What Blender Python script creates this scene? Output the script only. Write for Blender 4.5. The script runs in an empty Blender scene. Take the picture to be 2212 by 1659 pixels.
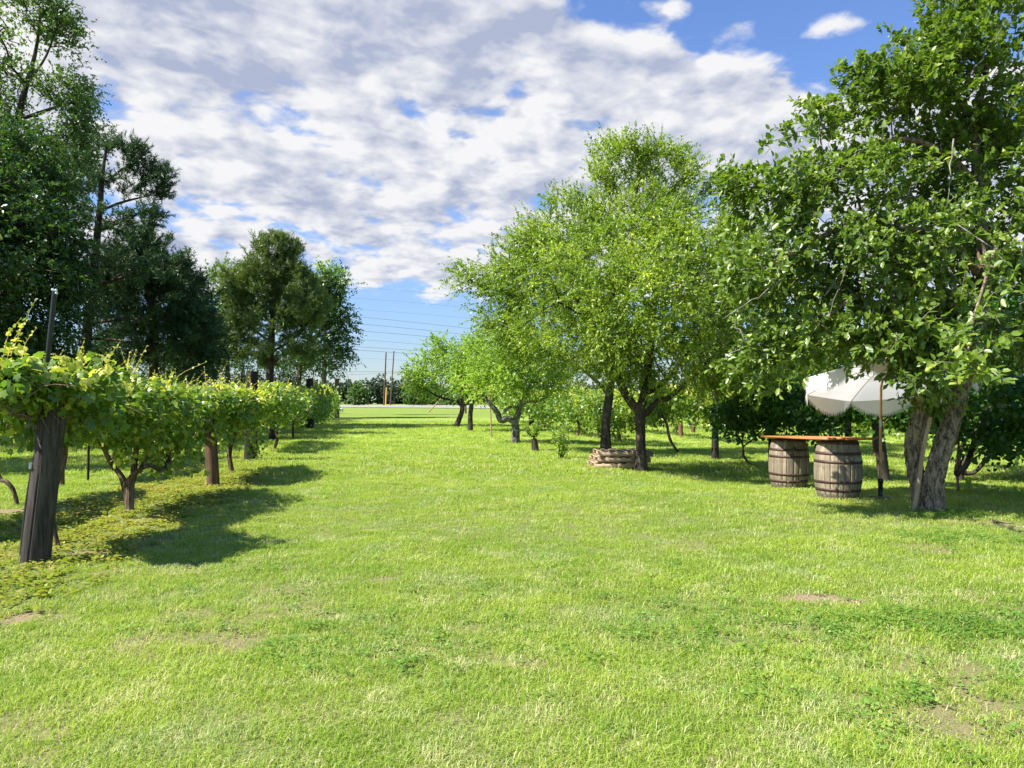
import bpy, math, random
import numpy as np
from mathutils import Vector, Matrix

R = math.radians
random.seed(5)
rng = np.random.default_rng(11)
SC = bpy.context.scene
COL = SC.collection

# ------------------------------------------------------------------ camera, sky, sun, exposure
F, CX, HY, CH = 1597.6, 1106.0, 867.0, 1.5        # focal length, centre and eye line on a 2212 px wide frame; eye height
cam = bpy.data.cameras.new('camera'); cam.lens = 26.0; cam.sensor_width = 36.0; cam.sensor_fit = 'HORIZONTAL'
cam.shift_y = 37.5 / 2212; cam.clip_start = 0.05; cam.clip_end = 6000
co = bpy.data.objects.new('camera', cam); COL.objects.link(co)
co.location = (0, 0, CH); co.rotation_euler = (R(90), 0, 0); SC.camera = co

SUN_EL, SUN_AZ = 50.0, 20.0                          # azimuth: degrees from due left towards the camera side
ce = math.cos(R(SUN_EL))
SUN = Vector((-ce * math.cos(R(SUN_AZ)), -ce * math.sin(R(SUN_AZ)), math.sin(R(SUN_EL))))
sl = bpy.data.lights.new('sun', 'SUN'); sl.energy = 5.0; sl.angle = R(0.53); sl.color = (1.0, 0.95, 0.86)
so = bpy.data.objects.new('sun', sl); COL.objects.link(so); so.rotation_euler = SUN.to_track_quat('Z', 'Y').to_euler()
so.location = (-20, -5, 30)

class NT:
    """small helper that writes node graphs"""
    def __init__(s, nt): s.nt = nt; nt.nodes.clear()
    def n(s, t, **k):
        x = s.nt.nodes.new(t)
        for a, b in k.items(): setattr(x, a, b)
        return x
    def link(s, a, b): s.nt.links.new(a, b)
    def put(s, inp, v):
        if v is None: return
        if hasattr(v, 'is_linked') or hasattr(v, 'links'): s.link(v, inp)
        elif isinstance(v, (tuple, list)) and len(v) == 3 and inp.type == 'RGBA': inp.default_value = (*v, 1)
        else: inp.default_value = v
    def m(s, op, a, b=None, c=None, clamp=False):
        x = s.n('ShaderNodeMath', operation=op, use_clamp=clamp)
        for i, v in enumerate((a, b, c)): s.put(x.inputs[i], v) if v is not None else None
        return x.outputs[0]
    def vm(s, op, a, b=None, scale=None):
        x = s.n('ShaderNodeVectorMath', operation=op)
        s.put(x.inputs[0], a)
        if b is not None: s.put(x.inputs[1], b)
        if scale is not None: s.put(x.inputs['Scale'], scale)
        return x.outputs[0]
    def mix(s, f, a, b, blend='MIX'):
        x = s.n('ShaderNodeMix', data_type='RGBA', blend_type=blend)
        s.put(x.inputs[0], f); s.put(x.inputs[6], a); s.put(x.inputs[7], b)
        return x.outputs[2]
    def ss(s, v, a, b, o0=0.0, o1=1.0):
        x = s.n('ShaderNodeMapRange', interpolation_type='SMOOTHSTEP')
        s.put(x.inputs[0], v)
        for i, q in enumerate((a, b, o0, o1)): x.inputs[i + 1].default_value = q
        return x.outputs[0]
    def noise(s, vec, scale, detail=3, rough=0.55, dist=0.0, out=0):
        x = s.n('ShaderNodeTexNoise')
        if vec is not None: s.link(vec, x.inputs['Vector'])
        x.inputs['Scale'].default_value = scale; x.inputs['Detail'].default_value = detail
        x.inputs['Roughness'].default_value = rough; x.inputs['Distortion'].default_value = dist
        return x.outputs[out]
    def mapping(s, vec, loc=(0, 0, 0), rot=(0, 0, 0), scale=(1, 1, 1)):
        x = s.n('ShaderNodeMapping'); s.link(vec, x.inputs[0])
        x.inputs[1].default_value = loc; x.inputs[2].default_value = rot; x.inputs[3].default_value = scale
        return x.outputs[0]

W = bpy.data.worlds.new('World'); SC.world = W; W.use_nodes = True
g = NT(W.node_tree)
sky = g.n('ShaderNodeTexSky', sky_type='NISHITA', sun_disc=False)
sky.sun_elevation = R(SUN_EL); sky.sun_rotation = math.atan2(SUN.x, SUN.y)
sky.air_density = 1.15; sky.dust_density = 0.1; sky.ozone_density = 2.6
tc = g.n('ShaderNodeTexCoord').outputs['Generated']
sp = g.n('ShaderNodeSeparateXYZ'); g.link(tc, sp.inputs[0])
zc = g.m('MAXIMUM', sp.outputs[2], 0.03)
px_ = g.m('DIVIDE', sp.outputs[0], zc); py_ = g.m('DIVIDE', sp.outputs[1], zc)
zc2 = g.m('ADD', zc, 0.24)
cb2 = g.n('ShaderNodeCombineXYZ'); g.put(cb2.inputs[0], g.m('DIVIDE', sp.outputs[0], zc2)); g.put(cb2.inputs[1], g.m('DIVIDE', sp.outputs[1], zc2)); g.put(cb2.inputs[2], g.m('MULTIPLY', sp.outputs[2], 1.6))
cb = g.n('ShaderNodeCombineXYZ'); g.put(cb.inputs[0], px_); g.put(cb.inputs[1], py_)
P = cb.outputs[0]
def cloud_noise(vec):
    warp = g.vm('SCALE', g.vm('SUBTRACT', g.noise(vec, 7.0, 2, out=1), (0.5, 0.5, 0.5)), scale=0.07)
    v = g.mapping(g.vm('ADD', vec, warp), loc=(3.1, 0.4, 0), rot=(0, 0, R(-22)), scale=(1.0, 0.95, 1))
    a = g.noise(v, 2.3, 2, 0.5)
    b = g.noise(v, 6.5, 3, 0.5)
    c = g.noise(v, 19.0, 5, 0.55)
    return g.m('ADD', g.m('ADD', g.m('MULTIPLY', a, 0.44), g.m('MULTIPLY', b, 0.38)), g.m('MULTIPLY', c, 0.18))
P2 = cb2.outputs[0]
dn = cloud_noise(P2)
off = g.vm('ADD', P2, (-0.038, -0.045, 0.03))
dn2 = cloud_noise(off)
# the bank: clear near edge to the upper right, clear strip far out above the horizon
edge = g.m('SUBTRACT', py_, g.m('MULTIPLY', px_, 0.46))
near = g.ss(edge, 1.56, 2.06, -0.20, 0.085)
far = g.ss(py_, 5.0, 10.5, -0.02, 0.32)
bias = g.m('SUBTRACT', near, far)
dens = g.m('ADD', dn, bias)
def puff(x, y, r, k):
    d = g.n('ShaderNodeVectorMath', operation='DISTANCE'); g.link(P, d.inputs[0]); d.inputs[1].default_value = (x, y, 0)
    return g.ss(d.outputs['Value'], 0.0, r, k, 0.0)
for a_ in ((0.605, 1.955, 0.19, 0.155), (0.57, 1.99, 0.13, 0.05), (0.82, 1.985, 0.16, 0.09), (0.90, 1.95, 0.16, 0.09), (0.42, 1.86, 0.13, 0.12), (1.55, 2.3, 0.3, 0.25)): dens = g.m('ADD', dens, puff(*a_))
mask = g.ss(dens, 0.47, 0.565)
lit = g.m('MULTIPLY', g.m('SUBTRACT', dn, dn2), 8.0)
thick = g.ss(dens, 0.55, 0.72)
shade = g.m('ADD', g.m('SUBTRACT', 0.80, g.m('MULTIPLY', thick, 0.60)), lit, clamp=True)
ccol = g.mix(shade, (0.47, 0.53, 0.71), (1.0, 1.0, 1.02))
skyc = g.mix(1.0, sky.outputs[0], (0.90, 1.03, 1.36), 'MULTIPLY')
kz = g.ss(sp.outputs[2], 0.0, 0.30, 0.72, 1.0)
skyc = g.vm('SCALE', skyc, scale=kz)
bg1 = g.n('ShaderNodeBackground'); g.link(skyc, bg1.inputs[0]); bg1.inputs[1].default_value = 0.066
bg2 = g.n('ShaderNodeBackground'); g.link(ccol, bg2.inputs[0]); bg2.inputs[1].default_value = 0.405
mx = g.n('ShaderNodeMixShader'); g.link(mask, mx.inputs[0]); g.link(bg1.outputs[0], mx.inputs[1]); g.link(bg2.outputs[0], mx.inputs[2])
wo = g.n('ShaderNodeOutputWorld'); g.link(mx.outputs[0], wo.inputs[0])

vs = SC.view_settings
vs.view_transform = 'Standard'; vs.look = 'None'; vs.gamma = 1.0; vs.use_curve_mapping = False; vs.exposure = 1.2
cy = SC.cycles
cy.max_bounces = 7; cy.diffuse_bounces = 2; cy.glossy_bounces = 2; cy.transmission_bounces = 4; cy.transparent_max_bounces = 6
cy.use_denoising = True; cy.caustics_reflective = False; cy.caustics_refractive = False
cy.sample_clamp_indirect = 6

# ------------------------------------------------------------------ numeric helpers
def sstep(x, a, b):
    t = np.clip((np.asarray(x, float) - a) / (b - a), 0, 1); return t * t * (3 - 2 * t)
def _hash(ix, iy, iz, s):
    h = (ix.astype(np.int64) * 374761393 + iy.astype(np.int64) * 668265263 + iz.astype(np.int64) * 2147483647 + s * 974711) & 0xFFFFFFFF
    h = ((h ^ (h >> 13)) * 1274126177) & 0xFFFFFFFF
    return ((h ^ (h >> 16)) & 0xFFFFFF) / float(0xFFFFFF)
def vnoise(Pn, seed=0):
    Pn = np.asarray(Pn, float); I = np.floor(Pn).astype(np.int64); f = Pn - I; f = f * f * (3 - 2 * f)
    r = 0
    for a in (0, 1):
        wa = f[..., 0] if a else 1 - f[..., 0]
        for b in (0, 1):
            wb = f[..., 1] if b else 1 - f[..., 1]
            for c in (0, 1):
                wc = f[..., 2] if c else 1 - f[..., 2]
                r = r + wa * wb * wc * _hash(I[..., 0] + a, I[..., 1] + b, I[..., 2] + c, seed)
    return r
def fbm(Pn, seed=0, oct=3):
    r = 0; w = 0.5; t = 0
    for i in range(oct): r = r + w * vnoise(np.asarray(Pn) * 2 ** i, seed + i); t += w; w *= 0.5
    return r / t
def xy0(x, y): return np.stack([x, y, np.zeros_like(x)], -1)

def road_s(x, y): return (y + 0.9 * x - 142.0) / 1.345
def gh(x, y):
    x = np.asarray(x, float); y = np.asarray(y, float)
    h = -0.11 * sstep(x, 1.5, 4.5) * sstep(y, 11.0, 14.5)
    h = h + 0.03 * (vnoise(xy0(x / 2.3, y / 2.3), 3) - 0.5) * sstep(y, 2, 5) + 0.018 * (vnoise(xy0(x / .7, y / .7), 4) - 0.5)
    return h + 0.55 * sstep(road_s(x, y), 0, 16)
def gp(px, py):
    d = 12.0
    for _ in range(30):
        x = (px - CX) / F * d; d = 0.5 * d + 0.5 * (CH - float(gh(x, d))) * F / (py - HY)
    x = (px - CX) / F * d
    return Vector((x, d, float(gh(x, d))))
def wp(px, py, d): return np.array(((px - CX) / F * d, d, CH - (py - HY) / F * d))
def nrm(v): return v / np.maximum(np.linalg.norm(v, axis=-1, keepdims=True), 1e-9)

class MB:
    def __init__(s): s.V = []; s.L = []; s.C = []; s.A = []; s.nv = 0
    def add(s, V, Fa, a=0.5):
        V = np.asarray(V, float).reshape(-1, 3); Fa = np.asarray(Fa, int)
        if len(Fa) == 0: return s
        s.V.append(V); s.L.append((Fa + s.nv).ravel()); s.C.append(np.full(len(Fa), Fa.shape[1]))
        s.A.append(np.broadcast_to(np.asarray(a, float), (len(Fa),))); s.nv += len(V); return s
    def mesh(s, name, mat, org=(0, 0, 0), smooth=False):
        me = bpy.data.meshes.new(name)
        V = np.concatenate(s.V) - np.asarray(org, float); L = np.concatenate(s.L); C = np.concatenate(s.C); A = np.concatenate(s.A)
        me.vertices.add(len(V)); me.vertices.foreach_set('co', V.astype(np.float32).ravel())
        me.loops.add(len(L)); me.loops.foreach_set('vertex_index', L.astype(np.int32))
        me.polygons.add(len(C)); st = np.zeros(len(C), np.int32); st[1:] = np.cumsum(C)[:-1]
        me.polygons.foreach_set('loop_start', st); me.polygons.foreach_set('loop_total', C.astype(np.int32))
        if smooth: me.polygons.foreach_set('use_smooth', np.ones(len(C), bool))
        at = me.attributes.new('rnd', 'FLOAT', 'FACE'); at.data.foreach_set('value', A.astype(np.float32))
        me.update(calc_edges=True); me.materials.append(mat)
        return me

def root(name, label, cat, loc, group=None):
    o = bpy.data.objects.new(name, None); COL.objects.link(o); o.location = loc; o.empty_display_size = 0.2
    o['label'] = label; o['category'] = cat
    if group: o['group'] = group
    return o
def part(name, mb, mat, parent, smooth=False, kind=None, label=None):
    org = Vector(parent.location) if parent.parent is None else Vector(parent.parent.location) + Vector(parent.location)
    o = bpy.data.objects.new(name, mb.mesh(name, mat, org, smooth)); COL.objects.link(o); o.parent = parent
    if kind: o['kind'] = kind
    if label: o['label'] = label
    return o
def single(name, mb, mat, label, cat, loc, group=None, smooth=False):
    o = bpy.data.objects.new(name, mb.mesh(name, mat, loc, smooth)); COL.objects.link(o); o.location = loc
    o['label'] = label; o['category'] = cat
    if group: o['group'] = group
    return o
def setting(name, mb, mat, smooth=True):
    o = bpy.data.objects.new(name, mb.mesh(name, mat, (0, 0, 0), smooth)); COL.objects.link(o); o['kind'] = 'structure'; return o

def tube(pts, rad, sides=8, rough=0.0, seed=0, cap=True):
    pts = np.asarray(pts, float); n = len(pts); rad = np.broadcast_to(np.asarray(rad, float), (n,))
    T = np.gradient(pts, axis=0) if n > 2 else np.repeat((pts[1] - pts[0])[None], n, 0)
    T = nrm(T); up = np.array([0.0, 1.0, 0.0]) if abs(T[0][1]) < 0.8 else np.array([1.0, 0, 0])
    X = np.zeros_like(T); x = nrm(np.cross(up, T[0]))
    for i in range(n):
        x = nrm(x - T[i] * np.dot(x, T[i])); X[i] = x
    Y = np.cross(T, X)
    a = np.linspace(0, 2 * math.pi, sides, endpoint=False)
    ring = X[:, None] * np.cos(a)[None, :, None] + Y[:, None] * np.sin(a)[None, :, None]
    rr = np.broadcast_to(rad[:, None], (n, sides)).copy()
    if rough:
        s = np.concatenate([[0], np.cumsum(np.linalg.norm(np.diff(pts, axis=0), axis=1))])
        q = np.stack([np.cos(a)[None] * 2.2 + 0 * s[:, None], np.sin(a)[None] * 2.2 + 0 * s[:, None], s[:, None] * 2.5 / max(rad.max() * 8, .3) + 0 * a[None]], -1)
        rr *= 1 + rough * (fbm(q, seed, 3) - 0.5) * 2
    V = (pts[:, None] + ring * rr[..., None]).reshape(-1, 3)
    i = np.arange(n - 1)[:, None] * sides; j = np.arange(sides)[None]; k = (j + 1) % sides
    Q = np.stack([i + j, i + k, i + sides + k, i + sides + j], -1).reshape(-1, 4)
    out = [(V, Q)]
    if cap:
        for e, rev in ((0, True), (n - 1, False)):
            c = e * sides + np.arange(sides)
            out.append((V[c], (np.arange(sides)[::-1] if rev else np.arange(sides))[None]))
    return out
def addtube(mb, *a, **k):
    for V, Q in tube(*a, **k): mb.add(V, Q)
    return mb
def box(mb, c, ax, ay, az, a=0.5):
    c, ax, ay, az = (np.asarray(v, float) for v in (c, ax, ay, az))
    V = [c + sx * ax + sy * ay + sz * az for sz in (-1, 1) for sy in (-1, 1) for sx in (-1, 1)]
    mb.add(V, [(0, 2, 3, 1), (4, 5, 7, 6), (0, 1, 5, 4), (2, 6, 7, 3), (0, 4, 6, 2), (1, 3, 7, 5)], a); return mb
def spline(pts, k=4):
    """smooth curve through points, every channel (x, y, z, radius...)"""
    p = np.asarray(pts, float); out = []
    q = np.vstack([2 * p[0] - p[1], p, 2 * p[-1] - p[-2]])
    for i in range(1, len(q) - 2):
        for t in np.arange(k) / k:
            a, b, c, d = q[i - 1], q[i], q[i + 1], q[i + 2]
            out.append(0.5 * ((2 * b) + (-a + c) * t + (2 * a - 5 * b + 4 * c - d) * t ** 2 + (-a + 3 * b - 3 * c + d) * t ** 3))
    out.append(p[-1]); return np.array(out)

# ------------------------------------------------------------------ materials
def newmat(name):
    m = bpy.data.materials.new(name); m.use_nodes = True; return m, NT(m.node_tree)
def fin(g, sh):
    o = g.n('ShaderNodeOutputMaterial'); g.link(sh, o.inputs[0])
def bsdf(g, col, rough=0.6, spec=0.4, bump=None, bstr=0.3, bdist=0.02, metal=0.0):
    b = g.n('ShaderNodeBsdfPrincipled'); g.put(b.inputs['Base Color'], col); g.put(b.inputs['Roughness'], rough)
    b.inputs['Specular IOR Level'].default_value = spec; b.inputs['Metallic'].default_value = metal
    if bump is not None:
        bn = g.n('ShaderNodeBump'); g.link(bump, bn.inputs['Height']); bn.inputs['Strength'].default_value = bstr; bn.inputs['Distance'].default_value = bdist
        g.link(bn.outputs[0], b.inputs['Normal'])
    return b.outputs[0]
def leafmat(name, dark, light, hot=None, tr=0.35, trc=None, rough=0.42, spec=0.45, clump=1.2, hotamt=0.15, obj=False):
    """leaf: own hue per leaf, hue drifting from spray to spray, light passing through"""
    m, g = newmat(name)
    if obj: r = g.n('ShaderNodeObjectInfo').outputs['Random']
    else: r = g.n('ShaderNodeAttribute', attribute_name='rnd').outputs['Fac']
    pos = g.n('ShaderNodeNewGeometry').outputs['Position']
    nz = g.ss(g.noise(pos, clump, 2), 0.3, 0.7)
    f = g.m('ADD', g.m('MULTIPLY', r, 0.55), g.m('MULTIPLY', nz, 0.45))
    c = g.mix(f, dark, light)
    if hot: c = g.mix(g.ss(g.m('ADD', r, g.m('MULTIPLY', nz, 0.35)), 1.25 - hotamt * 1.6, 1.3), c, hot)
    b = bsdf(g, c, rough, spec)
    t = g.n('ShaderNodeBsdfTranslucent')
    tcol = g.mix(1.0, c, trc or (1.9, 2.1, 0.9), 'MULTIPLY'); g.link(tcol, t.inputs[0])
    mx = g.n('ShaderNodeMixShader'); mx.inputs[0].default_value = tr; g.link(b, mx.inputs[1]); g.link(t.outputs[0], mx.inputs[2])
    fin(g, mx.outputs[0]); return m
def barkmat(name, c0, c1, scale=9, bstr=0.9, lichen=None, stretch=0.28):
    m, g = newmat(name)
    ob = g.n('ShaderNodeTexCoord').outputs['Object']
    v = g.mapping(ob, scale=(1, 1, stretch))
    n1 = g.noise(v, scale, 5, 0.65, 0.6); n2 = g.noise(v, scale * 4, 4, 0.6)
    h = g.m('ADD', g.m('MULTIPLY', n1, 0.7), g.m('MULTIPLY', n2, 0.3))
    c = g.mix(g.ss(h, 0.36, 0.64), c0, c1)
    if lichen: c = g.mix(g.ss(g.noise(ob, 7, 4, 0.6), 0.56, 0.66), c, lichen)
    fin(g, bsdf(g, c, 0.9, 0.15, h, bstr, 0.03)); return m
def woodmat(name, c0, c1, scale=14, stretch=0.06, rough=0.75, bstr=0.4, axis=2, rnd=0.35, stain=None):
    m, g = newmat(name)
    ob = g.n('ShaderNodeTexCoord').outputs['Object']; oi = g.n('ShaderNodeObjectInfo').outputs['Random']
    s = [1, 1, 1]; s[axis] = stretch
    mp = g.n('ShaderNodeMapping'); g.link(ob, mp.inputs[0]); mp.inputs[3].default_value = s
    cbn = g.n('ShaderNodeCombineXYZ'); [g.put(cbn.inputs[i], g.m('MULTIPLY', oi, 37.0)) for i in range(3)]; g.link(cbn.outputs[0], mp.inputs[1])
    n1 = g.noise(mp.outputs[0], scale, 6, 0.7, 0.5); n2 = g.noise(ob, 3.0, 4, 0.6)
    f = g.m('ADD', g.m('MULTIPLY', g.ss(n1, 0.3, 0.7), 0.7), g.m('MULTIPLY', n2, 0.3))
    c = g.mix(f, c0, c1)

    k = g.m('ADD', 1 - rnd * 0.6, g.m('MULTIPLY', oi, rnd))
    cc = g.n('ShaderNodeCombineColor'); [g.put(cc.inputs[i], k) for i in range(3)]
    c = g.mix(1.0, c, cc.outputs[0], 'MULTIPLY')
    if stain: c = g.mix(g.ss(g.noise(ob, 5, 5, 0.65), 0.52, 0.66), c, stain)
    fin(g, bsdf(g, c, rough, 0.25, n1, bstr, 0.006)); return m
def plain(name, col, rough=0.6, metal=0.0, spec=0.4, var=0.25, scale=12):
    m, g = newmat(name); ob = g.n('ShaderNodeTexCoord').outputs['Object']
    nz = g.noise(ob, scale, 5, 0.65)
    c = g.mix(nz, tuple(x * (1 - var) for x in col), tuple(min(1, x * (1 + var)) for x in col))
    fin(g, bsdf(g, c, rough, spec, nz, 0.15, 0.004, metal)); return m

M = {}
M['leaf_plum'] = leafmat('leaf_plum', (0.06, 0.125, 0.014), (0.33, 0.43, 0.04), (0.55, 0.55, 0.08), tr=0.33, rough=.40, spec=.45, clump=0.9)
M['leaf_plum_b'] = leafmat('leaf_plum_b', (0.07, 0.14, 0.016), (0.34, 0.44, 0.045), (0.52, 0.54, 0.07), tr=0.33, rough=.40, spec=.45, clump=0.9)
M['leaf_mid'] = leafmat('leaf_mid', (0.1, 0.18, 0.025), (0.33, 0.45, 0.06), (0.48, 0.52, 0.08), tr=0.38, clump=0.8)
M['leaf_pear'] = leafmat('leaf_pear', (0.05, 0.1, 0.014), (0.21, 0.3, 0.04), (0.4, 0.45, 0.08), tr=0.28, rough=0.38, spec=0.5, clump=1.6, hotamt=0.1)
M['leaf_pear_single'] = leafmat('leaf_pear_single', (0.05, 0.1, 0.014), (0.21, 0.3, 0.04), (0.4, 0.45, 0.08), tr=0.28, rough=0.38, spec=0.5, clump=1.6, obj=True)
M['leaf_vine'] = leafmat('leaf_vine', (0.06, 0.13, 0.025), (0.25, 0.36, 0.05), (0.6, 0.56, 0.1), tr=0.30, rough=0.42, spec=0.45, clump=2.2, hotamt=0.36)  # many yellow hot leaves: sunlit vine tops put into the colour
M['leaf_vine_single'] = leafmat('leaf_vine_single', (0.06, 0.13, 0.025), (0.25, 0.36, 0.05), (0.6, 0.56, 0.1), tr=0.30, rough=0.42, spec=0.45, clump=2.2, hotamt=0.36, obj=True)  # same painted sunlit yellow, for the separate leaves
M['leaf_vine_dark'] = leafmat('leaf_vine_dark', (0.022, 0.075, 0.012), (0.07, 0.16, 0.02), (0.16, 0.25, 0.03), tr=0.33, clump=1.8, hotamt=0.1)  # darkened vine leaf: shade over the shaded rows put into the colour
M['leaf_oak'] = leafmat('leaf_oak', (0.022, 0.058, 0.015), (0.078, 0.145, 0.03), (0.14, 0.2, 0.04), tr=0.25, clump=0.5)
M['leaf_dark'] = leafmat('leaf_dark', (0.012, 0.036, 0.010), (0.035, 0.078, 0.018), (0.07, 0.12, 0.025), tr=0.22, clump=0.5)
M['leaf_airy'] = leafmat('leaf_airy', (0.06, 0.11, 0.03), (0.15, 0.23, 0.055), (0.26, 0.29, 0.07), tr=0.35, clump=0.6)
M['needle'] = leafmat('needle', (0.020, 0.055, 0.018), (0.062, 0.125, 0.034), (0.12, 0.17, 0.04), tr=0.15, clump=0.6)
M['needle_olive'] = leafmat('needle_olive', (0.06, 0.105, 0.025), (0.17, 0.23, 0.05), (0.24, 0.28, 0.06), tr=0.18, clump=0.5)
M['leaf_far'] = leafmat('leaf_far', (0.030, 0.058, 0.034), (0.065, 0.105, 0.048), None, tr=0.2, clump=0.25)  # bluish green: distance haze put into the leaf colour
M['leaf_far_light'] = leafmat('leaf_far_light', (0.06, 0.12, 0.03), (0.13, 0.21, 0.05), None, tr=0.3, clump=0.4)
M['leaf_brown'] = leafmat('leaf_brown', (0.12, 0.055, 0.02), (0.25, 0.12, 0.04), None, tr=0.2, clump=0.5)
M['bark'] = barkmat('bark', (0.022, 0.017, 0.014), (0.105, 0.085, 0.068), 9)
M['bark_pear'] = barkmat('bark_pear', (0.046, 0.031, 0.020), (0.42, 0.32, 0.21), 26, 1.0, None, 0.30)
M['bark_pear_twig'] = barkmat('bark_pear_twig', (0.06, 0.05, 0.042), (0.25, 0.225, 0.19), 18, 0.6, (0.34, 0.34, 0.30), 1.0)
M['bark_pine'] = barkmat('bark_pine', (0.030, 0.021, 0.017), (0.12, 0.085, 0.065), 8)
M['bark_vine'] = barkmat('bark_vine', (0.045, 0.030, 0.022), (0.25, 0.18, 0.125), 16, 1.0, None, 0.15)
M['bark_grey'] = barkmat('bark_grey', (0.04, 0.035, 0.03), (0.24, 0.22, 0.20), 12, 0.8, (0.32, 0.33, 0.31), 0.6)
M['post_grey'] = woodmat('post_grey', (0.012, 0.010, 0.009), (0.105, 0.088, 0.075), 26, 0.05, 0.85, 0.9)
M['post_dark'] = woodmat('post_dark', (0.008, 0.007, 0.007), (0.045, 0.037, 0.032), 18, 0.06, 0.85, 0.7)
M['post_brown'] = woodmat('post_brown', (0.05, 0.028, 0.018), (0.20, 0.12, 0.075), 18, 0.06, 0.85, 0.7)
M['post_red'] = woodmat('post_red', (0.09, 0.042, 0.03), (0.27, 0.14, 0.10), 16, 0.08, 0.85, 0.6)
M['stave'] = woodmat('stave', (0.11, 0.085, 0.055), (0.40, 0.33, 0.235), 26, 0.05, 0.7, 0.5, rnd=0.55, stain=(0.13, 0.105, 0.075))
M['hoop'] = plain('hoop', (0.085, 0.052, 0.042), 0.6, 0.5, 0.4, 0.5, 9)
M['rivet'] = plain('rivet', (0.45, 0.42, 0.38), 0.35, 0.9)
M['table_wood'] = woodmat('table_wood', (0.36, 0.12, 0.035), (0.62, 0.28, 0.09), 16, 0.07, 0.35, 0.2, axis=0, rnd=0.2)
M['pallet_wood'] = woodmat('pallet_wood', (0.22, 0.155, 0.095), (0.48, 0.36, 0.235), 18, 0.08, 0.75, 0.3, axis=0, rnd=0.4)
M['bamboo'] = woodmat('bamboo', (0.42, 0.24, 0.10), (0.62, 0.40, 0.19), 14, 0.1, 0.4, 0.1, rnd=0.1)
M['old_pole'] = woodmat('old_pole', (0.22, 0.14, 0.08), (0.46, 0.33, 0.20), 20, 0.05, 0.7, 0.4, rnd=0.1)
M['black'] = plain('black', (0.016, 0.018, 0.020), 0.35)
M['black_cone'] = plain('black_cone', (0.035, 0.032, 0.03), 0.8)
M['white_plastic'] = plain('white_plastic', (0.75, 0.75, 0.74), 0.35, var=0.05)
M['glass_bulb'] = plain('glass_bulb', (0.8, 0.82, 0.85), 0.08, 0.3, 0.8, 0.02)
M['utility_wood'] = woodmat('utility_wood', (0.06, 0.04, 0.03), (0.17, 0.115, 0.085), 6, 0.1)
M['yellow'] = plain('yellow', (0.72, 0.44, 0.05), 0.5, var=0.1)
M['wire'] = plain('wire', (0.05, 0.055, 0.065), 0.5)
M['pear_skin'] = plain('pear_skin', (0.30, 0.36, 0.06), 0.35, 0, 0.5, 0.35, 30)
M['twine'] = plain('twine', (0.5, 0.42, 0.12), 0.7)
def clothmat():
    m, g = newmat('umbrella_cloth'); ob = g.n('ShaderNodeTexCoord').outputs['Object']
    nz = g.noise(ob, 9, 4, 0.6, 0.8)
    b = bsdf(g, (0.84, 0.84, 0.83), 0.8, 0.2, nz, 0.35, 0.03)
    t = g.n('ShaderNodeBsdfTranslucent'); t.inputs[0].default_value = (0.86, 0.86, 0.86, 1)
    mx = g.n('ShaderNodeMixShader'); mx.inputs[0].default_value = 0.42; g.link(b, mx.inputs[1]); g.link(t.outputs[0], mx.inputs[2]); fin(g, mx.outputs[0]); return m
M['cloth'] = clothmat()

def groundmat():
    m, g = newmat('lawn_soil')
    pos = g.n('ShaderNodeNewGeometry').outputs['Position']; bare = g.n('ShaderNodeAttribute', attribute_name='bare').outputs['Fac']
    big = g.noise(pos, 0.35, 4, 0.6); mid = g.noise(pos, 2.6, 4, 0.6); fine = g.noise(pos, 42, 4, 0.7)
    sp = g.n('ShaderNodeSeparateXYZ'); g.link(pos, sp.inputs[0])
    faraway = g.ss(sp.outputs[1], 9, 34)
    c = g.mix(g.ss(big, 0.35, 0.65), (0.205, 0.305, 0.045), (0.33, 0.415, 0.07))
    c = g.mix(g.m('MULTIPLY', g.ss(mid, 0.5, 0.75), 0.35), c, (0.42, 0.43, 0.12))
    c = g.mix(g.m('MULTIPLY', g.ss(fine, 0.35, 0.7), 0.35), c, (0.10, 0.19, 0.025))
    under = g.mix(g.ss(fine, 0.3, 0.7), (0.09, 0.14, 0.030), (0.26, 0.27, 0.09))
    c = g.mix(faraway, under, c)
    c = g.mix(g.ss(sp.outputs[1], 48, 80), c, g.mix(big, (0.15, 0.22, 0.04), (0.21, 0.28, 0.05)))
    dirt = g.mix(g.noise(pos, 30, 5, 0.7), (0.17, 0.105, 0.06), (0.46, 0.35, 0.23))
    c = g.mix(bare, c, dirt)
    fin(g, bsdf(g, c, 0.95, 0.1, fine, 0.9, 0.03)); return m
M['ground'] = groundmat()
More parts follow.
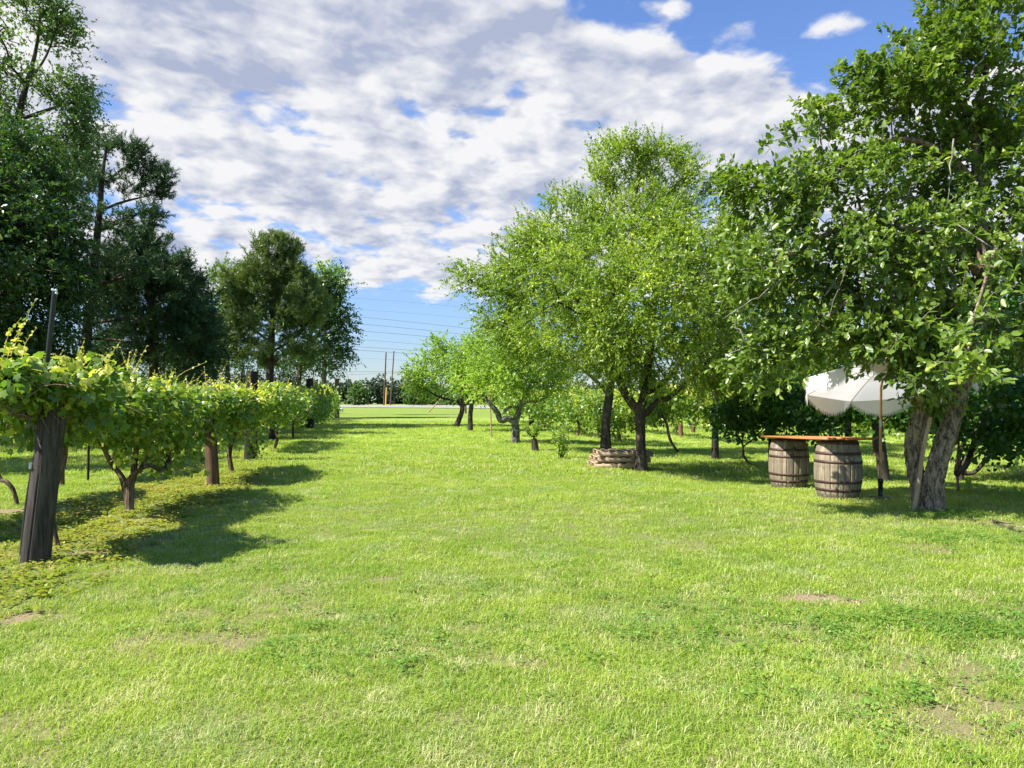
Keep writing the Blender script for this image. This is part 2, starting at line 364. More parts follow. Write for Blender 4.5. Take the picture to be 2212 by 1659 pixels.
def grassmat(name, c0, c1, straw, cool, tr=0.4):
    m, g = newmat(name)
    pos = g.n('ShaderNodeNewGeometry').outputs['Position']
    r = g.n('ShaderNodeAttribute', attribute_name='rnd').outputs['Fac']; oi = g.n('ShaderNodeObjectInfo').outputs['Random']
    big = g.ss(g.noise(pos, 0.7, 4, 0.6), 0.36, 0.64); mid = g.noise(pos, 2.2, 4, 0.65)
    f = g.m('ADD', g.m('ADD', g.m('MULTIPLY', r, 0.35), g.m('MULTIPLY', oi, 0.25)), g.m('MULTIPLY', big, 0.4))
    c = g.mix(f, c0, c1)
    c = g.mix(g.m('MULTIPLY', g.ss(g.noise(pos, 0.28, 5, 0.7), 0.46, 0.68), 0.55), c, tuple(q * k for q, k in zip(c1, (1.25, 1.1, 1.9))))
    c = g.mix(g.m('MULTIPLY', g.ss(g.noise(pos, 1.1, 3, 0.6), 0.52, 0.66), 0.7), c, cool)
    sf = g.m('ADD', g.m('MULTIPLY', g.ss(mid, 0.45, 0.72), 0.45), r)
    nearer = g.n('ShaderNodeSeparateXYZ'); g.link(pos, nearer.inputs[0])
    sf = g.m('ADD', sf, g.ss(nearer.outputs[1], 3.0, 8.5, 0.09, 0.0))
    c = g.mix(g.ss(sf, 0.86, 1.05), c, straw)
    b = bsdf(g, c, 0.45, 0.35)
    t = g.n('ShaderNodeBsdfTranslucent'); g.link(g.mix(1.0, c, (1.5, 1.5, 0.8), 'MULTIPLY'), t.inputs[0])
    mx = g.n('ShaderNodeMixShader'); mx.inputs[0].default_value = tr; g.link(b, mx.inputs[1]); g.link(t.outputs[0], mx.inputs[2]); fin(g, mx.outputs[0]); return m
M['grass'] = grassmat('grass', (0.205, 0.335, 0.038), (0.395, 0.50, 0.060), (0.62, 0.60, 0.32), (0.25, 0.38, 0.11))
M['cover'] = grassmat('cover', (0.20, 0.28, 0.020), (0.36, 0.36, 0.04), (0.44, 0.32, 0.12), (0.22, 0.31, 0.03))
M['clover'] = grassmat('clover', (0.10, 0.22, 0.03), (0.19, 0.34, 0.045), (0.30, 0.40, 0.09), (0.11, 0.25, 0.045))

# ------------------------------------------------------------------ ground and road
PATCH = [  # bare patches: px, py, half width m, half depth m, strength
    (1785, 1298, .27, .20, 1.5), (1715, 1292, .17, .12, 1.1), (100, 1326, .22, .13, 1.1), (10, 1345, .1, .08, .8), (815, 1252, .13, .10, .85), (960, 1415, .30, .13, .42),
    (1130, 1430, .25, .11, .62), (1020, 1360, .2, .1, .3), (1230, 1450, .1, .07, .7), (100, 1590, .14, .08, .6), (60, 1640, .13, .08, .6), (300, 1430, .22, .08, .45),
    (2180, 1315, .16, .09, .7), (2010, 1410, .2, .09, .4), (1980, 1440, .16, .08, .5), (1620, 1390, .3, .08, .4), (1380, 1600, .12, .06, .5), (1900, 1380, .25, .06, .4), (1560, 1640, .16, .05, .6),
    (400, 1660, .1, .05, .5), (700, 1620, .16, .06, .3), (2150, 1600, .2, .1, .35), (330, 1170, .28, .22, .6), (185, 1195, .35, .12, .75), (40, 1225, .3, .1, .6), (640, 1290, .1, .05, .5), (20, 1105, .8, .35, .8), (2120, 1130, .6, .5, .5), (1150, 1000, .3, .3, .4)]
PC = [(gp(a, b), c, d, e) for a, b, c, d, e in PATCH]
def bare(x, y):
    r = np.zeros_like(x)
    wob = (fbm(xy0(x * 7, y * 7), 21, 3) - 0.5) * 1.3
    for p, a, b, s in PC:
        q = ((x - p.x) / a) ** 2 + ((y - p.y) / b) ** 2
        r = np.maximum(r, s * (1 - sstep(np.sqrt(q) + wob, 0.45, 1.15)))
    n = fbm(xy0(x * 1.7, y * 1.7), 33, 4)
    r = np.maximum(r, 0.45 * sstep(n, 0.60, 0.76) * (1 - .6 * sstep(y, 6, 10)))
    return np.clip(r, 0, 1)
xs = np.concatenate([-np.geomspace(9.2, 900, 46)[::-1], np.arange(-9, 9.01, 0.12), np.geomspace(9.2, 900, 46)])
ys = np.concatenate([-np.geomspace(1, 400, 16)[::-1], np.arange(0, 16, 0.12), np.geomspace(16.2, 120, 60), np.arange(122, 190, 2.0), np.geomspace(192, 2500, 18)])
X, Y = np.meshgrid(xs, ys); Z = gh(X, Y)
mb = MB(); nx, ny = len(xs), len(ys)
i = np.arange(ny - 1)[:, None] * nx + np.arange(nx - 1)[None]
mb.add(np.stack([X, Y, Z], -1), np.stack([i, i + 1, i + nx + 1, i + nx], -1).reshape(-1, 4))
gr = setting('ground', mb, M['ground'])
at = gr.data.attributes.new('bare', 'FLOAT', 'POINT'); at.data.foreach_set('value', bare(X, Y).ravel().astype(np.float32))

mb = MB(); u = np.linspace(-260, 200, 93); v = np.linspace(1.5, 13.5, 5)
ux, uy = 1 / 1.345, -0.9 / 1.345                   # along the road
bx = 60.0; by = 142 - 54.0
U, Vv = np.meshgrid(u, v); RX = bx + ux * U + (0.9 / 1.345) * Vv; RY = by + uy * U + (1 / 1.345) * Vv
nn = len(u); i = np.arange(len(v) - 1)[:, None] * nn + np.arange(nn - 1)[None]
mb.add(np.stack([RX, RY, gh(RX, RY) + 0.09], -1), np.stack([i, i + 1, i + nn + 1, i + nn], -1).reshape(-1, 4))
mroad, gg = newmat('concrete_road'); ps = gg.n('ShaderNodeNewGeometry').outputs['Position']
fin(gg, bsdf(gg, gg.mix(gg.noise(ps, 0.8, 5, 0.6), (0.22, 0.21, 0.18), (0.32, 0.305, 0.26)), 0.9, 0.2))
setting('road', mb, mroad)

# ------------------------------------------------------------------ leaves
def T_lance(w=.42): return np.array([(0, 0, 0), (w / 2, .42, .05), (0, 1, -.06), (-w / 2, .42, .05)]), np.array([(0, 1, 2), (0, 2, 3)])
def T_oval(w=.55): return np.array([(0, 0, 0), (w * .42, .25, .05), (w * .46, .62, .04), (0, 1, -.10), (-w * .46, .62, .04), (-w * .42, .25, .05)]), np.array([(0, 1, 2, 3), (0, 3, 4, 5)])
def T_needle(w=.07): return np.array([(-w / 2, 0, 0), (w / 2, 0, 0), (0, 1, -.05)]), np.array([(0, 1, 2)])
def T_grape():
    o = [(0, .06, 0), (.30, -.10, .02), (.50, .20, -.05), (.34, .42, .03), (.40, .72, -.06), (.17, .74, .02), (0, 1, -.10), (-.17, .74, .02), (-.40, .72, -.06), (-.34, .42, .03), (-.50, .20, -.05), (-.30, -.10, .02)]
    V = np.array([(0, .30, .05)] + o); n = len(o)
    return V, np.array([(0, 1 + k, 1 + (k + 1) % n) for k in range(n)])
def T_broad(w=.85): return np.array([(0, 0, 0), (w * .5, .15, .04), (w * .42, .65, -.02), (0, 1, -.10), (-w * .42, .65, -.02), (-w * .5, .15, .04)]), np.array([(0, 1, 2, 3), (0, 3, 4, 5)])

def leaf_frames(D, N):
    D = nrm(D); X = nrm(np.cross(D, N)); Zz = np.cross(X, D); return X, D, Zz
def add_leaves(mb, Pn, D, N, S, tpl, rnd):
    V, Fc = tpl; X, Yv, Zz = leaf_frames(D, N); n = len(Pn)
    VV = Pn[:, None] + S[:, None, None] * (V[None, :, 0:1] * X[:, None] + V[None, :, 1:2] * Yv[:, None] + V[None, :, 2:3] * Zz[:, None])
    FF = (np.arange(n)[:, None, None] * len(V) + Fc[None]).reshape(-1, Fc.shape[1])
    mb.add(VV, FF, np.repeat(rnd, len(Fc)))
def leaf_objects(parent, Pn, D, N, S, tpls, mat, name='leaf'):
    X, Yv, Zz = leaf_frames(D, N); mes = []
    for t in tpls:
        b = MB(); b.add(*t); mes.append(b.mesh(name, mat))
    L = np.array(parent.location)
    for k in range(len(Pn)):
        o = bpy.data.objects.new(name, mes[k % len(mes)]); COL.objects.link(o); o.parent = parent
        m = Matrix.Identity(4)
        for a, v in enumerate((X[k], Yv[k], Zz[k])):
            for r_ in range(3): m[r_][a] = v[r_] * S[k]
        for r_ in range(3): m[r_][3] = Pn[k][r_] - L[r_]
        o.matrix_basis = m

def rdir(n, g): return nrm(g.normal(size=(n, 3)))

# ------------------------------------------------------------------ trees
def skeleton(limbs, blobs, ntips, g, kdist=0.35, seg=0.5, shell=0.5, jit=0.06):
    """limbs: lists of (x,y,z,r). grows branches from the limbs to tips spread through the crown volumes"""
    nodes, par, rad, plen = [], [], [], []
    for li, l in enumerate(limbs):
        l = np.asarray(l, float)
        cu = spline(l, 4)
        prev = -1
        if li > 0:
            A = np.array(nodes); prev = int(np.argmin(np.linalg.norm(A - cu[0][:3], axis=1)))
            cu = cu[1:]
        for q in cu:
            nodes.append(q[:3].copy()); par.append(prev); rad.append(q[3])
            plen.append(0 if prev < 0 else plen[prev] + np.linalg.norm(q[:3] - nodes[prev])); prev = len(nodes) - 1
    nlimb = len(nodes)
    w = np.array([b[2] if len(b) > 2 else b[1][0] * b[1][2] for b in blobs]); w = w / w.sum()
    tips = []
    for k, (b, ww) in enumerate(zip(blobs, w)):
        n = max(2, int(round(ntips * ww)))
        d = rdir(n, g); rr = (shell + (1 - shell) * g.random(n)) ** 0.6
        tips.append(np.asarray(b[0]) + d * rr[:, None] * np.asarray(b[1]))
    tips = np.concatenate(tips)
    A0 = np.array(nodes); dd = np.min(np.linalg.norm(tips[:, None] - A0[None], axis=2), axis=1)
    tipid = []
    for t in tips[np.argsort(dd)]:
        A = np.array(nodes); dist = np.linalg.norm(A - t, axis=1)
        lower = np.maximum(0, (A[:, 2] - t[2])) * 0.25
        j = int(np.argmin(dist + kdist * np.array(plen) * 0.3 + lower + (np.arange(len(A)) < 4) * 2.0))
        n = max(1, int(dist[j] / seg)); p0 = nodes[j]; prev = j
        for q in range(1, n + 1):
            f = q / n; p = p0 + (t - p0) * f
            if q < n: p = p + g.normal(size=3) * jit * seg + np.array([0, 0, 0.10 * dist[j] * f * (1 - f)])
            nodes.append(p); par.append(prev); rad.append(-1); plen.append(plen[prev] + np.linalg.norm(p - nodes[prev])); prev = len(nodes) - 1
        tipid.append(prev)
    return np.array(nodes), np.array(par), np.array(rad), nlimb, np.array(tipid)

def branch_mesh(nodes, par, rad, nlimb, rtip, mb_trunk, mb_br, pw=2.2, sides=6, rough=0.0):
    n = len(nodes); acc = np.zeros(n); kids = [[] for _ in range(n)]
    for k in range(n):
        if par[k] >= 0: kids[par[k]].append(k)
    for k in range(n - 1, -1, -1):
        if rad[k] < 0:
            if not kids[k]: acc[k] = rtip ** pw
            r = acc[k] ** (1 / pw)
        if par[k] >= 0 and rad[par[k]] < 0: acc[par[k]] += acc[k]
    rr = np.where(rad >= 0, rad, np.maximum(acc, 1e-12) ** (1 / pw))
    for k in range(nlimb, n):
        if par[k] >= 0: rr[k] = min(rr[k], rr[par[k]] * 0.9)
    done = np.zeros(n, bool)
    order = list(range(n))
    for k in order:
        if done[k] : continue
        ch = [k]; done[k] = True
        if par[k] >= 0: ch.insert(0, par[k])
        cur = k
        while kids[cur]:
            nx_ = [c for c in kids[cur] if not done[c]]
            if not nx_: break
            lim = k < nlimb
            c = max(nx_, key=lambda q: (q < nlimb and lim, rr[q]))
            if lim and c >= nlimb: break
            done[c] = True; ch.append(c); cur = c
        if len(ch) < 2: continue
        P_ = nodes[ch]; r_ = rr[ch].copy()
        if par[k] >= 0: r_[0] = min(r_[0], r_[1] * 1.15)
        big = k < nlimb
        addtube(mb_trunk if big else mb_br, P_, r_, (14 if big else (sides if r_.max() > .02 else 4)), rough if big else 0, cap=False)
    return rr

def sprays(nodes, tipid, centre, g, per, spread, length, nl, size, up=.35, droop=.25, out=.6, mb_tw=None, rtw=.003, every=None, flat=0.9):
    """leafy shoots round the branch tips; returns positions, directions, normals, sizes of leaves"""
    T = nodes[tipid]; 
    T = np.repeat(T, per, 0); n = len(T)
    st = T + g.normal(size=(n, 3)) * spread
    o = nrm(st - centre)
    d = nrm(o * out + rdir(n, g) * 0.75 + np.array([0, 0, up]))
    Ls = length * g.uniform(.55, 1.35, n)
    k = nl
    t = (np.arange(k)[None] + g.uniform(0, 1, (n, k))) / k * 0.92 + 0.08
    pos = st[:, None] + d[:, None] * (Ls[:, None] * t)[..., None] + np.array([0, 0, -1]) * (droop * Ls[:, None] * t ** 2)[..., None]
    dd = d[:, None] + np.array([0, 0, -1]) * (2 * droop * t)[..., None]
    rd = rdir(n * k, g).reshape(n, k, 3)
    D = nrm(dd * 0.75 + rd * 0.85)
    N = nrm(np.array([0, 0, flat]) + rdir(n * k, g).reshape(n, k, 3) * 0.75 + o[:, None] * 0.35)
    S = size * g.uniform(.6, 1.2, (n, k)) * (1.05 - 0.35 * t)
    if mb_tw is not None:
        a = st; b = st + d * (Ls * .5)[:, None] + np.array([0, 0, -1]) * (droop * Ls * .25)[:, None]; c = st + d * Ls[:, None] + np.array([0, 0, -1]) * (droop * Ls)[:, None]
        x = nrm(np.cross(d, np.array([0.3, 0.2, 1.0]))) ; y = np.cross(d, x)
        ring = [x * rtw, (-.5 * x + .87 * y) * rtw, (-.5 * x - .87 * y) * rtw]
        V = np.stack([a + q for q in ring] + [b + q * .7 for q in ring] + [c + q * .4 for q in ring], 1)
        fq = np.array([(0, 1, 4, 3), (1, 2, 5, 4), (2, 0, 3, 5), (3, 4, 7, 6), (4, 5, 8, 7), (5, 3, 6, 8)])
        mb_tw.add(V.reshape(-1, 3), (np.arange(n)[:, None, None] * 9 + fq[None]).reshape(-1, 4))
    rn = np.clip(g.random((n, k)) * .8 + g.random((n, 1)) * .2, 0, 1)
    return pos.reshape(-1, 3), D.reshape(-1, 3), N.reshape(-1, 3), S.ravel(), rn.ravel()

def tree(name, label, cat, base, limbs, blobs, seed, ntips, per, nl, size, leaf, bark, tpl, spread=.3, length=.5, up=.35, droop=.25, rtip=.012, tw=False,
         group=None, shell=.5, seg=.5, out=.6, rough=.12, extra=None, kdist=.35, flat=.9, rtw=.003):
    g = np.random.default_rng(seed)
    r = root(name, label, cat, Vector(base), group)
    nodes, par, rad, nl_, tips = skeleton(limbs, blobs, ntips, g, kdist, seg, shell)
    mt, br = MB(), MB()
    branch_mesh(nodes, par, rad, nl_, rtip, mt, br, rough=rough)
    cen = np.average(np.array([b[0] for b in blobs]), axis=0, weights=[b[1][0] for b in blobs]) - np.array([0, 0, .3])
    Pn, D, N, S, rn = sprays(nodes, tips, cen, g, per, spread, length, nl, size, up, droop, out, br if tw else None, rtw, flat=flat)
    if extra is not None:
        e = extra(g, br); Pn, D, N, S, rn = (np.concatenate(q) for q in zip((Pn, D, N, S, rn), e))
    part('trunk', mt, M[bark], r, True)
    part('branches', br, M[bark if bark != 'bark_pear' else 'bark_pear_twig'], r, True, kind='stuff')
    lb = MB(); add_leaves(lb, Pn, D, N, S, tpl, rn)
    part('foliage', lb, M[leaf], r, kind='stuff')
    return r
def B(px, py, d, rx, rz, ry=None, w=None):
    """crown volume: centre on the frame and distance, half sizes in frame pixels, depth half size in metres"""
    k = d / F; c = wp(px, py, d); s = np.array((rx * k, ry if ry else (rx + rz) / 2 * k, rz * k))
    return (c, s) if w is None else (c, s, w)
def L(*pts): return [(*wp(a, b, d), r) for a, b, d, r in pts]
def up_from(base, pts):
    """limb that starts on the ground"""
    return [(base.x, base.y, base.z - .08, pts[0])] + [tuple(p) for p in pts[1]]

LANCE, OVAL, NEEDLE, GRAPE, BROAD = T_lance(), T_oval(), T_needle(), T_grape(), T_broad()
LEAFY = T_lance(.62); CLUMPY = T_lance(.85)

# --- the two large trees of the orchard row, by the pallets
b1 = gp(1310, 980); dA = b1.y
tree('orchard_tree', 'tall light green orchard tree with a dark slim trunk behind the pallet stack', 'tree', b1,
     [[(b1.x, b1.y, b1.z - .1, .20)] + L((1308, 930, dA, .14), (1314, 870, dA, .13), (1322, 810, dA, .115), (1340, 700, dA, .11), (1360, 560, dA, .08), (1375, 420, dA, .04), (1385, 350, dA, .02)),
      L((1320, 820, dA, .08), (1290, 770, dA - .3, .075), (1230, 690, dA - .3, .06), (1160, 620, dA, .045), (1080, 580, dA + .2, .025)),
      L((1330, 780, dA, .08), (1380, 700, dA + .3, .07), (1450, 590, dA + .5, .04)),
      L((1316, 850, dA, .06), (1260, 800, dA + .5, .05), (1180, 760, dA + .8, .035), (1100, 720, dA + .6, .02))],
     [B(1330, 370, dA, 62, 62, .9, .8), B(1430, 375, dA, 62, 62, .9, .8), B(1350, 480, dA, 130, 70, 1.5, 1.4), B(1225, 500, dA, 95, 75, 1.3, 1.3), B(1200, 590, dA, 110, 80, 1.5, 1.4), B(1130, 610, dA, 75, 60, 1.2, .9), B(1105, 700, dA, 55, 60, 1.2, .7), B(1200, 710, dA, 120, 75, 1.8, 1.2), B(1470, 500, dA + .6, 120, 100, 1.5, 1.2), B(1620, 560, dA + 1.5, 90, 110, 1.5, 1.0), B(1640, 690, dA + 1.5, 80, 110, 1.5, 1.0), B(1035, 605, dA, 45, 22, .6, .25), B(1120, 545, dA, 30, 22, .5, .15)],
     101, 420, 12, 17, .12, 'leaf_plum_b', 'bark', LANCE, spread=.17, length=.60, up=.5, droop=.22, rtip=.011, tw=True, flat=.55)
b2 = gp(1385, 1018); dB = b2.y
tree('orchard_tree', 'broad bright green orchard tree forking low just right of the pallet stack', 'tree', b2,
     [[(b2.x, b2.y, b2.z - .1, .19), (b2.x, b2.y, b2.z + .14, .135)] + L((1384, 960, dB, .108), (1383, 900, dB, .118), (1378, 868, dB, .11)),
      L((1376, 885, dB, .10), (1350, 850, dB, .09), (1330, 800, dB - .2, .08), (1290, 720, dB - .4, .06), (1240, 640, dB - .4, .03)),
      L((1384, 880, dB, .11), (1392, 850, dB, .10), (1400, 790, dB + .2, .09), (1410, 700, dB + .2, .07), (1420, 560, dB, .04)),
      L((1390, 900, dB, .075), (1420, 868, dB, .065), (1450, 855, dB - .1, .06), (1520, 790, dB - .1, .045), (1590, 700, dB, .03)),
      L((1394, 850, dB, .07), (1440, 820, dB + .6, .06), (1500, 740, dB + .8, .045), (1540, 640, dB + 1, .025))],
     [B(1400, 530, dB, 130, 70, 1.1, 1.3), B(1280, 600, dB - 1.0, 120, 80, 1.3, 1.3), B(1520, 570, dB - 1.3, 120, 90, 1.3, 1.3), B(1400, 660, dB - 2.0, 140, 85, 1.1, 1.4), B(1240, 710, dB, 120, 80, 1.3, 1.3), B(1440, 760, dB - .8, 170, 55, 2.0, 1.5), B(1590, 700, dB, 100, 110, 1.3, 1.2), B(1300, 780, dB, 110, 38, 1.2, .7), B(1590, 790, dB, 90, 45, 1.2, .7), B(1440, 690, dB + 1.3, 160, 90, .8, 1.8), B(1560, 760, dB + 1.2, 120, 70, .8, 1.2)],
     202, 520, 11, 16, .102, 'leaf_plum', 'bark', LANCE, spread=.15, length=.46, up=.28, droop=.32, rtip=.009, tw=True, flat=.55)

# --- smaller trees further up the same row
b = gp(985, 922); d = b.y
tree('fruit_tree', 'small wide fruit tree with a dark trunk leaning right, furthest up the lawn', 'tree', b,
     [[(b.x, b.y, b.z - .05, .20)] + L((992, 905, d, .15), (999, 885, d, .14), (996, 868, d, .12)),
      L((998, 880, d, .08), (985, 866, d, .08), (950, 858, d, .06), (910, 835, d, .03)), L((997, 870, d, .08), (1000, 840, d, .07), (985, 790, d, .03)),
      L((999, 880, d, .08), (1018, 855, d, .07), (1035, 820, d, .03))],
     [B(925, 812, d, 50, 32, 1.3), B(945, 770, d, 32, 35, 1.0), B(985, 790, d, 50, 45, 1.4), B(1020, 800, d, 45, 45, 1.4), B(905, 808, d, 30, 16, .8, .5)],
     303, 150, 9, 14, .15, 'leaf_mid', 'bark', LEAFY, spread=.28, length=.6, up=.35, droop=.3, rtip=.015)
b = gp(1016, 932); d = b.y
tree('fruit_tree', 'small upright fruit tree with a straight dark trunk, beside the leaning one', 'tree', b,
     [[(b.x, b.y, b.z - .05, .15)] + L((1016, 900, d, .12), (1019, 872, d, .11), (1024, 840, d, .09), (1035, 780, d, .04)), L((1020, 865, d, .06), (1045, 840, d, .05), (1060, 800, d, .02)), L((1020, 865, d, .06), (1000, 845, d, .05), (990, 810, d, .02))],
     [B(1020, 790, d, 45, 45, 1.2), B(1055, 760, d, 45, 50, 1.2), B(1040, 820, d, 50, 35, 1.2)],
     304, 120, 9, 14, .14, 'leaf_mid', 'bark', LEAFY, spread=.26, length=.55, up=.4, droop=.25, rtip=.014)
b = gp(1113, 958); d = b.y
tree('fruit_tree', 'gnarled fruit tree with a crooked lichen grey limb bending left from its trunk', 'tree', b,
     [[(b.x, b.y, b.z - .05, .17)] + L((1114, 930, d, .14), (1112, 908, d, .13)),
      L((1113, 912, d, .12), (1098, 905, d, .11), (1082, 908, d, .11), (1074, 890, d, .10), (1058, 872, d, .08), (1035, 848, d, .05), (1015, 830, d, .03)),
      L((1115, 912, d, .11), (1120, 890, d, .10), (1124, 872, d, .08), (1140, 850, d, .06), (1150, 800, d, .03)),
      L((1120, 880, d, .06), (1100, 880, d - .3, .055), (1085, 892, d - .3, .04)), L((1120, 880, d, .06), (1140, 868, d, .05), (1165, 866, d, .04), (1190, 850, d, .02))],
     [B(1100, 800, d, 80, 45, 1.5), B(1155, 790, d, 70, 65, 1.5), B(1060, 825, d, 45, 28, 1.0), B(1190, 815, d, 50, 30, 1.2), B(1100, 750, d, 50, 40, 1.2)],
     305, 190, 9, 14, .11, 'leaf_mid', 'bark_grey', LEAFY, spread=.24, length=.5, up=.3, droop=.3, rtip=.012)

def small_plant(name, label, cat, px, py, h, n, stemr, leafsz, mat, seed, spread=.3, trunk=None, nlv=26, group=None, bark='bark_grey'):
    g = np.random.default_rng(seed); b = gp(px, py); r = root(name, label, cat, b, group); st, lv = MB(), MB()
    o = np.array(b)
    if trunk: addtube(st, [o - (0, 0, .05), o + (-.03, 0, trunk[1] * .5), o + (-.06, 0, trunk[1])], [trunk[0] * 1.2, trunk[0], trunk[0] * .85], 10, .15, seed)
    P_, D_, N_, S_, R_ = [], [], [], [], []
    for k in range(n):
        s0 = o + (np.array([-.06, 0, trunk[1]]) if trunk else g.normal(size=3) * (.04, .04, 0)); a = g.uniform(0, 6.28)
        top = s0 + np.array([math.cos(a) * spread * g.uniform(.3, 1), math.sin(a) * spread * g.uniform(.3, 1), h * g.uniform(.6, 1)])
        midp = (s0 + top) / 2 + g.normal(size=3) * h * .05
        cu = spline([s0, midp, top], 4); addtube(st, cu, np.linspace(stemr, stemr * .35, len(cu)), 4, cap=False)
        t = g.uniform(.2, 1, nlv); q = cu[(t * (len(cu) - 1)).astype(int)] + g.normal(size=(nlv, 3)) * .035 * h
        P_.append(q); D_.append(rdir(nlv, g) + (0, 0, .3)); N_.append(rdir(nlv, g) * .6 + (0, 0, 1)); S_.append(leafsz * g.uniform(.6, 1.2, nlv)); R_.append(g.random(nlv))
    part('stems', st, M[bark], r, True)
    add_leaves(lv, np.concatenate(P_), np.concatenate(D_), np.concatenate(N_), np.concatenate(S_), OVAL, np.concatenate(R_)); part('foliage', lv, M[mat], r, kind='stuff'); return r
small_plant('sapling', 'thin young sapling with a bare pale stem on the lawn between the small fruit trees', 'sapling', 1062, 945, 2.3, 7, .03, .10, 'leaf_mid', 5, .6, (.028, 1.4), 40, bark='old_pole')
small_plant('resprouting_stump', 'short dark stump with leafy shoots sprouting from its top', 'stump', 1157, 975, .55, 16, .012, .08, 'leaf_mid', 6, .45, (.10, .38), 26, bark='bark')
small_plant('leafy_shrub', 'slim knee high shrub of upright leafy shoots in front of the resprouting stump', 'shrub', 1211, 991, .95, 22, .009, .075, 'leaf_mid', 7, .33, None, 34)

# --- big trees along the left
def G(px, d):
    x = (px - CX) / F * d; return Vector((x, d, float(gh(x, d))))
d = 27; b = G(-70, d)
tree('willow_oak', 'huge dense dark green broadleaf tree filling the left edge of the view', 'tree', b,
     [[(*b, .45)] + L((-75, 850, d, .38), (-80, 700, d, .32), (-70, 500, d, .2), (-60, 350, d, .08)), L((-78, 750, d, .15), (20, 620, d, .1), (90, 480, d, .05)), L((-78, 650, d, .15), (-180, 500, d, .1), (-220, 400, d, .05))],
     [B(-60, 420, d, 150, 150, 2.5), B(40, 380, d, 95, 120, 2.0), B(-160, 560, d, 150, 200, 3), B(30, 600, d - .5, 130, 180, 2.4), B(95, 680, d, 75, 130, 2.0), B(60, 480, d, 100, 110, 2), B(-40, 760, d, 190, 90, 3), B(100, 560, d, 60, 100, 1.5)],
     401, 640, 14, 13, .155, 'leaf_oak', 'bark', LEAFY, spread=.28, length=.6, up=.1, droop=.4, rtip=.02)
d = 36; b = G(40, d)
tree('oak_tree', 'tallest tree at the upper left, airy yellow green crown with sky showing through', 'tree', b,
     [[(*b, .40)] + L((35, 700, d, .33), (20, 400, d, .22), (40, 250, d, .16), (75, 120, d, .09), (90, 20, d, .04)), L((38, 260, d, .10), (110, 235, d, .07), (170, 215, d, .03)), L((25, 330, d, .11), (90, 300, d, .08), (160, 290, d, .03)), L((22, 380, d, .13), (-60, 200, d, .1), (-120, 50, d, .04)), L((60, 180, d, .07), (100, 120, d, .05), (130, 40, d, .02))],
     [B(90, 30, d, 60, 60, 1.5, 1.0), B(130, 60, d, 40, 50, 1.2, .7), B(150, 230, d, 45, 45, 1.2, .9), B(130, 190, d, 55, 35, 1.3, .7), B(165, 290, d, 40, 40, 1.2, .9), B(110, 330, d, 80, 50, 1.6, 1.3), B(-20, 130, d, 70, 150, 2, 2.2), B(-60, 250, d, 100, 150, 2, 2.2), B(60, -50, d, 80, 60, 2, 1), B(20, 300, d, 60, 80, 1.5, 1.4), B(150, 380, d, 45, 60, 1.4, 1.0)],
     402, 480, 10, 12, .165, 'leaf_airy', 'bark', LEAFY, spread=.28, length=.7, up=.15, droop=.35, rtip=.02, shell=.3)
def needle_extra(*a): return None
def pine(label, b, d, limbs, blobs, seed, ntips, per, nl, size, leaf='needle', spread=.13, length=.36, group=None, w=.15):
    return tree('pine_tree', label, 'tree', b, limbs, blobs, seed, ntips, int(per * 1.7), nl, size, leaf, 'bark_pine', T_needle(w), spread=spread, length=length, up=.45, droop=.1, rtip=.010, group=group, shell=.25, out=.7, flat=.2)
d = 31; b = G(172, d)
pine('open crowned dark pine with sky between its boughs, rising above the black pole', b, d,
     [[(*b, .26)] + L((176, 850, d, .23), (186, 740, d, .2), (200, 600, d, .17), (214, 470, d, .13), (222, 370, d, .08), (232, 310, d, .04)),
      L((216, 455, d, .07), (270, 435, d, .05), (335, 420, d, .02)), L((212, 500, d, .08), (280, 470, d, .05), (350, 440, d, .02)), L((221, 400, d, .06), (265, 365, d, .04), (310, 345, d, .02)),
      L((205, 560, d, .07), (150, 500, d, .05), (110, 440, d, .02)), L((200, 620, d, .08), (290, 590, d, .05), (360, 560, d, .02)), L((190, 700, d, .07), (260, 690, d, .05), (330, 690, d, .02)), L((188, 730, d, .06), (250, 735, d, .05), (320, 745, d, .02))],
     [B(232, 310, d, 28, 24, .6, .5), B(275, 330, d, 35, 22, .8, .5), B(305, 355, d, 35, 30, .8, .8), B(345, 375, d, 16, 25, .5, .5), B(330, 410, d, 35, 25, .8, .8), B(270, 400, d, 40, 25, .9, .5), B(190, 380, d, 40, 50, 1.1, .7), B(150, 450, d, 50, 55, 1.2, .8), B(250, 480, d, 70, 35, 1.3, .9), B(330, 470, d, 35, 25, .9, .6), B(200, 560, d, 80, 60, 1.5, 1.1), B(280, 560, d, 80, 45, 1.5, 1.0), B(230, 680, d, 90, 90, 1.6, 1.4)],
     403, 250, 5, 24, .22)
d = 34; b = G(335, d)
pine('broad dark evergreen mass between the open pine and the paler pine', b, d,
     [[(*b, .3)] + L((335, 800, d, .25), (330, 700, d, .2), (320, 600, d, .12), (310, 520, d, .05)), L((332, 720, d, .1), (390, 680, d, .07), (430, 660, d, .03)), L((330, 700, d, .1), (270, 650, d, .07), (230, 600, d, .03)), L((330, 760, d, .1), (400, 760, d, .07), (440, 770, d, .03))],
     [B(290, 530, d, 55, 50, 1.5), B(340, 580, d, 60, 70, 1.6), B(390, 640, d, 50, 75, 1.5), B(290, 640, d, 80, 90, 2), B(430, 700, d, 35, 80, 1.4), B(360, 720, d, 90, 70, 2), B(260, 740, d, 60, 60, 1.6), B(430, 790, d, 40, 40, 1.4), B(240, 620, d, 50, 80, 1.3)],
     404, 420, 8, 22, .27, w=.15, spread=.15)
d = 38; b = G(440, d)
